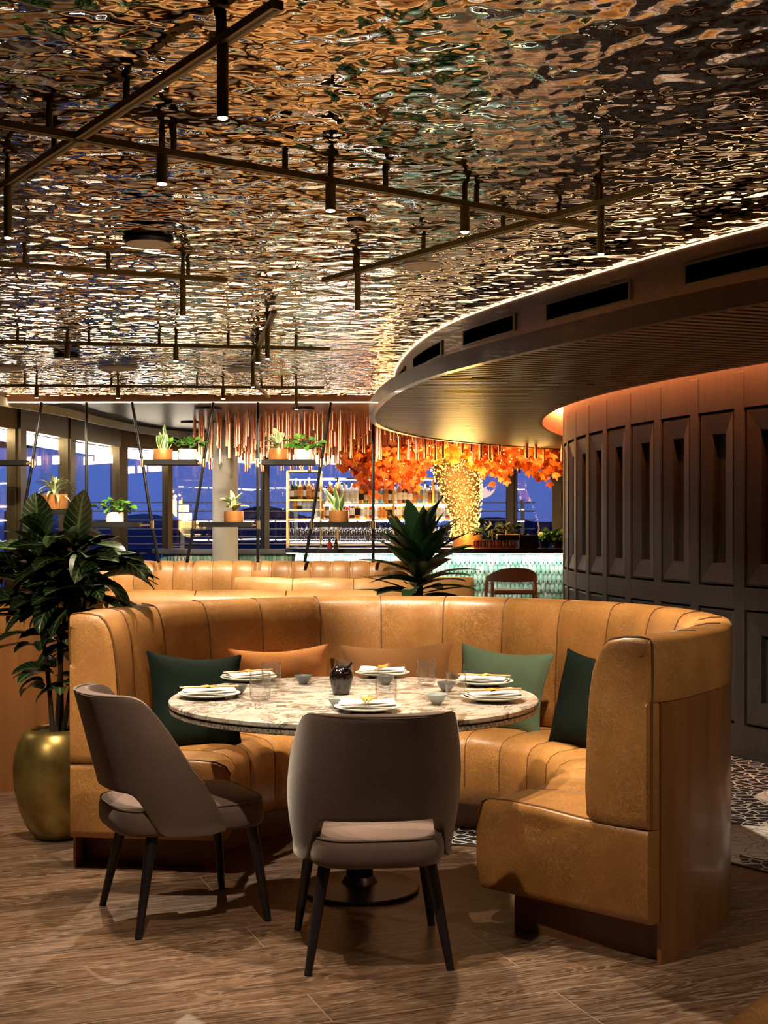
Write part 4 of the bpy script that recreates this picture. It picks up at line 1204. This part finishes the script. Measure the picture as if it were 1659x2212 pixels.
small_plant(248, 1131, SILVER_POT, 38, 'lime', 'bright green plant in a pale pot behind the big dark plant')

# ============================================================ COPPER TUBES OVER THE BAR
random.seed(3)
def tube_mesh(L): return MB().lathe([(0, -L), (.014, -L), (.0175, -L + .004), (.0175, 0), (0, 0)], 12)
protos = [tube_mesh(L).build('copper_tube', COPPER, ang=40) for L in (.22, .30, .38, .46, .54)]
used_ = [False] * 5
pos = []
for i in range(11):
    y_ = 14.9 + i * .36
    x0 = max(-2.35 - .0 * i, -2.55 + max(0, 16.2 - y_) * .62); x_ = x0 + (i % 2) * .045
    while x_ < 2.9:
        pos.append((x_ + random.uniform(-.012, .012), y_ + random.uniform(-.08, .08))); x_ += .105 if i < 6 else .13
LAB = 'copper tube in the dense cluster hanging over the bar'
GRP = 'copper tubes hanging over the bar'
rest = MB()
for i, (x_, y_) in enumerate(pos):
    k = random.randrange(5)
    if i < 300:
        o = protos[k] if not used_[k] else protos[k].copy()
        if used_[k]: COL.objects.link(o)
        used_[k] = True
        o.location = (x_, y_, HC + .008); tag(o, LAB, 'copper tube', GRP)
    else:
        L = (.22, .30, .38, .46, .54)[k]
        rest.lathe([(0, -L), (.0215, -L), (.0215, 0), (0, 0)], 8, (x_, y_, HC + .01))
tag(rest.build('copper_tube', COPPER, ang=40), 'mass of copper tubes hanging over the back of the bar', 'copper tube', 'copper tubes at the back', kind='stuff')

# ============================================================ BAR
def bar_counter(name, x0, x1, y, z, label, lit):
    root = empty(name, ((x0 + x1) / 2, y, 0), label=label, cat='bar counter'); L = (x1 - x0) / 2
    # plan of the front: straight with a rounded left end
    P_ = [Vector((-L + .45 - .45 * cos(pi / 2 * 0), .9))] 
    P_ = [Vector((-L, .9))] + [Vector((-L + .35 - .35 * cos(a), .35 - .35 * sin(a))) for a in [pi / 2 * i / 8 for i in range(9)]] + [Vector((L, 0))]
    m = MB(); o_ = inset(P_, .14)
    slab(m, o_, [Vector((p_.x if p_.x > -L + .2 else -L + .2, max(p_.y, .55) if p_.x < L - .1 else .55)) for p_ in P_], z - .055, z); m.build('counter_top', BLACK if lit else BOWLDARK, root, smooth=False)
    MB().box(-L - .1, L, .05, .9, z - .05, z - .012).build('counter_core', BLACK, root, smooth=False)
    # body
    m = MB(); slab(m, P_, [Vector((p_.x + .05 if p_.x < 0 else p_.x, p_.y + .05)) for p_ in P_], 0, z - .06); m.build('body', DARKGREY, root, smooth=False)
    # tiles: pointed tongues in rows
    S_ = [0]; 
    for a, b in zip(P_, P_[1:]): S_.append(S_[-1] + (b - a).length)
    def plan(s_):
        for i in range(len(P_) - 1):
            if s_ <= S_[i + 1] or i == len(P_) - 2:
                k = (s_ - S_[i]) / (S_[i + 1] - S_[i]); t_ = (P_[i + 1] - P_[i]).normalized()
                return P_[i].lerp(P_[i + 1], k), t_, Vector((t_.y, -t_.x))
    m = MB(); w_, h_ = .050, .105; row = 0; zz = z - .075
    while zz > .02:
        s_ = .02 + (row % 2) * w_ / 2
        while s_ < S_[-1] - .02:
            q, t_, n_ = plan(s_)
            def V(a, b, c_): return (q.x + t_.x * a + n_.x * c_, q.y + t_.y * a + n_.y * c_, zz + b)
            tw = random.uniform(-.004, .004)
            hw = w_ * .47; lo = -h_ * 1.12
            vs = [V(-hw, .01, .010), V(hw, .01, .010), V(hw, lo * .62, .020 + tw), V(hw * .6, lo * .88, .024 + tw), V(0, lo, .026), V(-hw * .6, lo * .88, .024 - tw), V(-hw, lo * .62, .020 - tw), V(0, lo * .5, .029)]
            m.add(vs, [(0, 7, 1), (1, 7, 2), (2, 7, 3), (3, 7, 4), (4, 7, 5), (5, 7, 6), (6, 7, 0)])
            s_ += w_
        zz -= h_; row += 1
    m.build('tile_front', MINT, root, recalc=False, smooth=False)
    if lit:
        m = MB(); slab(m, inset(P_, .125), inset(P_, .095), z - .0595, z - .0562); m.build('front_light_strip', LED_BAR, root)
    return root
bar_counter('bar_counter', -1.02, 2.72, 15.1, 1.145, 'long bar with dark top and brightly lit mint tiled front', True)
bar_counter('service_counter', -2.95, -1.16, 17.2, 1.10, 'low dim mint tiled counter beyond the booths, left of the bar', False)
MB().box(-1.1, 3.4, 17.15, 17.8, 0, 1.12).build('back_counter', BLACKWOOD, smooth=False).__setitem__('label', 'dark counter carrying the bottle shelves')
bpy.data.objects['back_counter']['category'] = 'counter'

# ---- bottle shelving
YB = 17.3
bs_ = empty('bottle_shelving', (0, YB, 0), label='gold framed back-bar shelving full of bottles', cat='shelving')
def bx_(px, py): q = at(px, py, YB); return q.x, q.z
ups = [622, 694, 730, 850, 935]
m = MB()
for px in ups:
    x_, zt_ = bx_(px, 1018 if px < 700 else 1032); m_ = MB(); m_.box(x_ - .012, x_ + .012, -.15, -.126, 1.12, zt_); m_.box(x_ - .012, x_ + .012, .126, .15, 1.12, zt_); m_.build('upright', GOLD, bs_, smooth=False)
SH = [(622, 694, 1018), (622, 694, 1080), (622, 700, 1101), (622, 985, 1121), (700, 985, 1034), (700, 985, 1088), (622, 985, 1176)]
for (a, b, py) in SH:
    x0, z_ = bx_(a, py); x1, _ = bx_(b, py)
    MB().box(x0, x1, -.15, .15, z_ - .012, z_ + .004).build('shelf', GOLD if py in (1018, 1176, 1034) else THINGLASS, bs_, smooth=False)
    MB().box(x0, x1, -.156, -.148, z_ - .014, z_ + .006).build('shelf_edge', GOLD, bs_, smooth=False)
for (a, b, py, yy) in ((626, 985, 1037, -.14), (640, 985, 1124, -.13), (700, 985, 1092, -.13), (626, 985, 1172, .10), (700, 985, 1036, .09)):  # the strips along the front edge are added to brighten the bottles
    x0, z_ = bx_(a, py); x1, _ = bx_(b, py)
    MB().box(x0, x1, yy, yy + .008, z_ - .004, z_ + .008).build('shelf_light_strip', LED_SHELF, bs_, smooth=False)
random.seed(21)
BCOL = {'amber': (.55, .20, .03), 'green': (.03, .16, .05), 'clear': (.80, .84, .86), 'red': (.55, .03, .03), 'dark': (.05, .02, .01), 'blue': (.10, .42, .62), 'orange': (.80, .28, .03), 'pink': (.75, .25, .25), 'gold': (.75, .50, .12)}
def bottle_proto(cn):
    t = NT(cn + '_bottle_glass'); mt = t.set(BCOL[cn], .12, 0, Transmission_Weight=.35, Coat_Weight=.6)
    root = empty('bottle', label='x', cat='bottle')
    k = .9 + .2 * random.random(); r_ = .036 + .008 * random.random()
    MB().lathe([(0, 0), (r_ * .95, 0), (r_, .006), (r_, .17 * k), (r_ * .8, .195 * k), (.014, .225 * k), (.013, .27 * k), (.0, .27 * k)], 16).build('glass_body', mt, root, ang=50)
    MB().lathe([(0, .262 * k), (.016, .262 * k), (.016, .292 * k), (0, .295 * k)], 12).build('cap', random.choice([BLACK, GOLD, SILVER_POT]), root, ang=40)
    MB().lathe([(r_ + .001, .045), (r_ + .001, .13)], 16).build('label_band', random.choice([NAPKIN, PORCELAIN, ORANGECLOTH, BLACKWOOD, CHOPSTICK]), root, recalc=False)
    return root
bpro = {c_: bottle_proto(c_) for c_ in BCOL}; bus = {c_: False for c_ in BCOL}
rowsb = [(632, 690, 1080, 9.5, ['green', 'amber', 'amber', 'dark', 'amber'], 'on the small top left shelf', -.06), (636, 696, 1101, 11, ['dark', 'clear', 'amber'], 'on the small lower left shelf', .06),
         (686, 980, 1121, 10.5, ['amber', 'gold', 'clear', 'orange', 'red', 'green', 'dark', 'gold'], 'in the front row of the long lower shelf', -.085),
         (690, 980, 1121, 12, ['amber', 'clear', 'red', 'gold'], 'in the rear row of the long lower shelf', .05),
         (706, 980, 1088, 10.5, ['clear', 'pink', 'blue', 'green', 'amber', 'clear', 'orange', 'dark'], 'in the front row of the long upper shelf', -.085),
         (712, 980, 1088, 12.5, ['clear', 'amber', 'dark', 'blue'], 'in the rear row of the long upper shelf', .05)]
for (a, b, py, stp, cols, where, dy) in rowsb:
    px = a
    while px < b:
        c_ = random.choice(cols); x_, z_ = bx_(px, py)
        o = bpro[c_] if not bus[c_] else copy_tree(bpro[c_]); bus[c_] = True
        o.location = (x_, YB + dy, z_ + .0045); s_ = random.uniform(.82, 1.06); o.scale = (s_, s_, s_ * random.uniform(.92, 1.05)); o.rotation_euler = (0, 0, random.uniform(0, 6))
        nm = '%s bottle %s of the bar' % (c_ if c_ not in ('dark', 'clear') else c_ + ' glass', where)
        tag(o, nm, 'bottle', nm.replace(' bottle ', ' bottles ')); px += stp * random.uniform(.85, 1.15)
for c_ in BCOL:
    if not bus[c_]: bpy.data.objects.remove(bpro[c_])
# stemware hanging under the long shelf and tumblers beneath
sw = MB().lathe([(.030, -.002), (.030, -.004), (.004, -.008), (.0035, -.085), (.012, -.095), (.032, -.125), (.037, -.155), (.033, -.195), (.031, -.195), (.035, -.155), (.030, -.127), (.008, -.098), (0, -.095)], 14)
sw0 = sw.build('wine_glass', THINGLASS, ang=60); first = True
for r2 in range(2):
    px = 632
    while px < 975:
        o = sw0 if first else sw0.copy()
        if not first: COL.objects.link(o)
        first = False
        x_, z_ = bx_(px + r2 * 5, 1125); o.location = (x_, YB - .08 + .15 * r2, z_ + .003)
        tag(o, 'stemmed glass hanging upside down under the long back-bar shelf', 'wine glass', 'stemmed glasses hanging under the back-bar shelf'); px += 10.5
tm0 = MB().lathe([(0, 0), (.028, 0), (.035, .10), (.033, .10), (.026, .006), (0, .006)], 14).build('bar_glass', THINGLASS, ang=50); first = True
for r2 in range(2):
    px = 634
    while px < 975:
        o = tm0 if first else tm0.copy()
        if not first: COL.objects.link(o)
        first = False
        x_, z_ = bx_(px + r2 * 6, 1176); o.location = (x_, YB - .07 + .14 * r2, z_ + .0045)
        tag(o, 'clear glass standing on the bottom of the back-bar shelving', 'glass', 'clear glasses on the bottom back-bar shelf'); px += 13

# things on the bar counter
ZB = 1.145
def on_bar(px, y): return Vector(((px - 829.5) * y / F, y, ZB))
for i, (px, y) in enumerate(((712, 15.2), (726, 15.2))):
    p_ = on_bar(px, y); r_ = empty('bitters_bottle', p_, label=('small red bottle' if i == 0 else 'small dark bottle') + ' standing on the left end of the bar', cat='bottle')
    MB().lathe([(0, 0), (.026, 0), (.028, .004), (.028, .065), (.012, .08), (.012, .09), (0, .09)], 16).build('glass_body', MATS[('red' if i == 0 else 'dark') + '_bottle_glass'], r_, ang=50)
    MB().lathe([(0, .088), (.014, .088), (.014, .105), (0, .105)], 12).build('cap', BLACK, r_)
amb = clearish('amber_tinted_glass', (.75, .42, .22), .22, 1.2)
ag0 = MB().lathe([(0, 0), (.026, 0), (.03, .01), (.032, .095), (.030, .095), (.028, .012), (0, .008)], 16).build('amber_glass', amb, ang=50); first = True
for k in range(12):
    o = ag0 if first else ag0.copy()
    if not first: COL.objects.link(o)
    first = False
    p_ = on_bar(1029 + 7.3 * k, 15.12 + .05 * (k % 2)); o.location = p_
    tag(o, 'amber tinted tumbler in the row on the bar counter', 'glass', 'amber tumblers lined up on the bar')
p_ = on_bar(1141, 15.25); r_ = empty('payment_till', p_, label='black boxy till on the right part of the bar', cat='till')
MB().box(-.11, .11, -.10, .12, 0, .155).build('housing', BLACKWOOD, r_, bev=.015)
MB().box(-.36, -.10, -.02, .10, .10, .15).build('drawer_block', BLACKWOOD, r_, bev=.006)
MB().box(-.36, -.10, -.025, .105, .15, .162).build('gilded_lid', GOLD, r_, bev=.004)
tp = empty('beer_tap', on_bar(1064, 15.4), label='thin upright brass tap with a square arm on the bar', cat='tap')
MB().tube([(0, 0, 0), (0, 0, .22)], .008, 8).build('column', GOLD, tp); MB().tube([(0, 0, .215), (.16, 0, .215), (.16, 0, .15)], .005, 8).build('arm', GOLD, tp)
def bar_plant(px, y, w_, h_, seed, label):
    r_ = empty('potted_plant', on_bar(px, y), label=label, cat='potted plant'); random.seed(seed)
    MB().lathe([(0, 0), (.05, 0), (.06, .08), (.055, .08), (0, .07)], 20).build('pot', BLACK, r_, ang=40)
    m = MB()
    for k in range(26):
        a = random.uniform(0, 2 * pi); q_ = random.uniform(0, w_ / 2); zz = .07 + h_ * (random.random() ** .7)
        m.tube([(0, 0, .07), (q_ * cos(a), q_ * sin(a) * .4, zz)], .003, 4)
        leaf(m, (q_ * cos(a), q_ * sin(a) * .4, zz), math.degrees(a), random.uniform(-30, 50), random.uniform(.07, .11), .085, .5, .2, random.uniform(-1, 1), 5)
    foliage(m, LEAF_DARK if seed < 40 else LEAF_LIME, r_)
bar_plant(1058, 15.75, .30, .22, 31, 'dark leafy plant on the bar beside the lit tree')
bar_plant(1088, 15.7, .30, .20, 32, 'dark leafy plant on the bar behind the gilded block')
bar_plant(1128, 15.7, .20, .07, 33, 'low green plant on the bar just behind the till')
bar_plant(1176, 15.7, .20, .08, 42, 'low bright green plant on the bar right of the till')
bar_plant(1205, 15.6, .22, .13, 43, 'bright green plant at the right end of the bar by the panelled wall')

# ---- fairy-lit tree
random.seed(9)
TRX, TRY = (992 - 829.5) * 16.4 / F, 16.4
tree = empty('maple_tree', (TRX, TRY, 0), label='indoor tree with orange maple leaves growing behind the bar', cat='tree')
def zz_(py): return EYE - (py - HOR) * TRY / F
def xx_(px): return (px - 829.5) * TRY / F - TRX
trunk = [(1160, 1003, 29), (1140, 1005, 27), (1115, 1004, 31), (1080, 1000, 40), (1050, 994, 46), (1020, 986, 52), (1000, 978, 46), (975, 966, 34), (945, 960, 20), (915, 958, 12)]
TP = [(Vector((xx_(b), 0, zz_(a))), c_ * TRY / F) for a, b, c_ in trunk]
BARK = plain('tree_bark', (.12, .07, .035), .9, 0, .4, 12, .8, 40)
MB().tube([q for q, r in TP], [r * .93 for q, r in TP], 28).build('trunk', BARK, tree)
m = MB(); tips = [(760, 985), (800, 1000), (860, 985), (900, 1005), (1050, 985), (1110, 990), (1160, 985), (1205, 990)]
for (a, b) in tips:
    s0 = TP[5][0]; e_ = Vector((xx_(a), random.uniform(-.4, .3), zz_(b)))
    m.tube(catmull([s0 + Vector((0, 0, .0)), s0.lerp(e_, .4) + Vector((0, 0, .18)), e_], 5), [.045 - .0035 * i for i in range(11)], 7)
m.build('branch', BARK, tree)
MB().lathe([(0, .9), (.18, .9), (.19, 1.30), (.17, 1.30), (.16, 1.25), (0, 1.24)], 28, (xx_(1010), 0, 0)).build('planter', COPPER_POT, tree, ang=40)
MB().box(-.35, .5, -.25, .25, 0, .9).build('stand', BLACKWOOD, tree, smooth=False)
MSH = [(0, 0), (.18, .10), (.42, .08), (.34, .20), (.62, .30), (.50, .40), (.78, .62), (.52, .58), (.50, .72), (.30, .62), (.0, 1.15)]
def maple(m, p_, s_):
    M_ = Euler((random.uniform(.8, 2.3), random.uniform(-.6, .6), random.uniform(0, 6.28))).to_matrix() if random.random() < .5 else Euler((random.uniform(1.2, 2.0) + pi, random.uniform(-.5, .5), random.uniform(-1, 1))).to_matrix()
    vs = [M_ @ Vector((x_ * s_, y_ * s_, .12 * s_ * abs(x_))) for x_, y_ in MSH] + [M_ @ Vector((-x_ * s_, y_ * s_, .12 * s_ * abs(x_))) for x_, y_ in MSH[1:-1]] + [M_ @ Vector((0, .45 * s_, 0))]
    n_ = len(MSH); c_ = len(vs) - 1; fs = [(i, i + 1, c_) for i in range(n_ - 1)]
    mir = [0] + list(range(n_, n_ + n_ - 2)) + [n_ - 1]
    fs += [(mir[i + 1], mir[i], c_) for i in range(len(mir) - 1)]
    m.add([Vector(p_) + v_ for v_ in vs], fs)
m = MB()
clus = [(775, 985, 30, 18, 60), (800, 1010, 34, 32, 110), (850, 1010, 34, 34, 130), (890, 995, 30, 30, 100), (925, 975, 30, 22, 60), (965, 970, 40, 18, 70), (1010, 985, 45, 22, 110), (1060, 985, 35, 30, 110),
        (1085, 1015, 18, 24, 40), (1110, 980, 30, 18, 70), (1150, 990, 30, 24, 80), (1190, 985, 28, 26, 80), (1180, 1015, 14, 20, 24), (1240, 985, 30, 24, 50), (745, 1000, 10, 12, 12), (800, 1045, 14, 14, 16), (890, 1040, 16, 16, 24)]
for (a, b, rx_, ry_, n_) in clus:
    for _ in range(int(n_ * 2.0)):
        px, py = random.gauss(a, rx_ * .55), random.gauss(b, ry_ * .55)
        maple(m, (xx_(px), random.uniform(-.75, .35) if a < 1060 or a > 1100 else random.uniform(-.6, .1), min(zz_(py), 2.62)), random.uniform(.055, .10))
m.build('foliage', MAPLE, tree, recalc=False, smooth=False)
# string of fairy lights wound round the trunk
fl = empty('fairy_lights', (TRX, TRY, 0), label='dense string of warm fairy lights wound round the tree trunk and branches', cat='string lights')
octa = ([(1, 0, 0), (-1, 0, 0), (0, 1, 0), (0, -1, 0), (0, 0, 1), (0, 0, -1)], [(0, 2, 4), (2, 1, 4), (1, 3, 4), (3, 0, 4), (2, 0, 5), (1, 2, 5), (3, 1, 5), (0, 3, 5)])
def bulb(m, p_, r_=.0095): m.add([Vector(p_) + Vector(v_) * r_ for v_ in octa[0]], octa[1])
bm_ = MB(); bulb(bm_, (0, 0, 0)); bprot = bm_.build('bulb', BULB, fl, smooth='all'); cnt = 0; rest = MB(); wire = []
for k in range(1250):
    t_ = k / 1250 * (len(TP) - 1); i = min(int(t_), len(TP) - 2); f_ = t_ - i
    c_ = TP[i][0].lerp(TP[i + 1][0], f_); r_ = TP[i][1] * (1 - f_) + TP[i + 1][1] * f_
    a = k * 2.39996 + random.uniform(-.5, .5)
    if cos(a - pi / 2) > .45: a = -a
    p_ = c_ + Vector((cos(a) * (r_ + .012), sin(a) * (r_ + .012), random.uniform(-.03, .03)))
    if k % 6 == 0: wire.append(p_)
    front = sin(a) < -.3
    if front and cnt < 99 and k % 5 == 0:
        o = bprot if cnt == 0 else bprot.copy()
        if cnt: COL.objects.link(o); o.parent = fl
        o.location = p_; cnt += 1
    else: bulb(rest, p_)
for k in range(170):
    (a, b, rx_, ry_, n_) = random.choice(clus[2:10]); 
    bulb(rest, (xx_(random.gauss(a, rx_ * .6)), random.uniform(-.9, 0), min(2.6, zz_(random.gauss(b - 6, ry_ * .5)))), .010)
o = rest.build('bulb', BULB, fl, recalc=False, smooth='all'); o['kind'] = 'stuff'
MB().tube(wire, .002, 4).build('wire', BLACK, fl)
for (dx, dy, dz, pw_) in ((-.10, -.75, 2.15, 45), (0, -.6, 1.75, 55), (.05, -.5, 1.45, 28), (-.8, -.9, 2.1, 16), (.8, -.9, 2.15, 16)):
    ld = bpy.data.lights.new('fairy_glow', 'POINT'); ld.energy = pw_; ld.color = (1, .58, .16); ld.shadow_soft_size = .25
    o = bpy.data.objects.new('fairy_glow', ld); COL.objects.link(o); o.location = (TRX + dx, TRY + dy, dz)

# ---- bar chair
bc = empty('bar_chair', ((1105 - 829.5) * 14.35 / F, 14.35, 0), radians(6), label='pale wooden bar chair with curved upholstered back in front of the tiled bar', cat='chair')
UPH = fabric('dusty_rose_upholstery', (.28, .18, .13), 200, .9, .3, .4)
def bk_(u, v):
    ph = radians(-88 + 176 * u); lo = .80 + .005 * abs(sin(ph)); hi = .955 - .10 * abs(sin(ph)) ** 3
    return (.272 * sin(ph), .02 - .235 * cos(ph), lo + (hi - lo) * v)
MB().grid(bk_, 40, 8).build('backrest', UPH, bc, solid=.035, off=0, bev=.012, seg=3, smooth='all', ang=50)
MB().box(-.23, .23, -.20, .22, .665, .715).build('seat', UPH, bc, bev=.022, seg=4)
for (fx, fy, tx, ty, tz) in ((-.27, -.22, -.235, -.12, .80), (.27, -.22, .235, -.12, .80), (-.27, .24, -.265, .05, .81), (.27, .24, .265, .05, .81)):
    MB().tube([(fx, fy, 0), (tx, ty, tz)], [.015, .020], 12).build('leg', PALEWOOD, bc)
for s_ in (-1, 1): MB().tube([(s_ * .262, -.2, .28), (s_ * .262, .22, .28)], .011, 8).build('stretcher', PALEWOOD, bc)
MB().tube([(-.262, .22, .30), (.262, .22, .30)], .011, 8).build('stretcher', GOLD, bc)

# ---- small table seen behind the big plant
p_ = at(150, 1280, 10.8); st_ = empty('dining_table', (-2.92, 7.95, 0), label='round stone table inside the booth behind the potted plant', cat='table')
MB().lathe([(0, .715), (.60, .715), (.605, .72), (.605, .745), (.60, .75), (0, .75)], 64).build('tabletop', MARBLE, st_, ang=30)
MB().lathe([(0, 0), (.22, 0), (.22, .014), (.05, .03), (.05, .715), (0, .715)], 32).build('pedestal', BLACK, st_, ang=30)

# a second lit maple stands beyond the left edge; the windows and the ceiling mirror it
for src, lb in ((tree, 'second orange maple tree standing outside the left edge'), (fl, 'fairy lights wound round the second maple outside the left edge')):
    o = copy_tree(src); o.location = (-5.3, 10.4, 0); o['label'] = lb

# ============================================================ LAMPS BEYOND THE PICTURE (unseen copies of the tube lamps, added as fill light)
for i, (x_, y_) in enumerate(((-2.3, 3.2), (1.9, 3.2), (0.2, 1.6), (-1.6, .6), (1.8, .4), (-3.9, 6.6), (-4.4, 10.0))):
    o = copy_tree(lampL); o.location = (x_, y_, ZT); o['label'] = 'long brass spot lamp added out of view as fill light'; o['group'] = 'added fill lamps outside the picture'
    if i == 0: spot((x_, y_, ZT - LL - .012), (-1.5, 5.9, 1.05), 120, 40, .6); continue
    spot((x_, y_, ZT - LL - .012), (x_ * .9, y_ + .3, 0), 16 if y_ < 3.1 else 60, 110, .6)
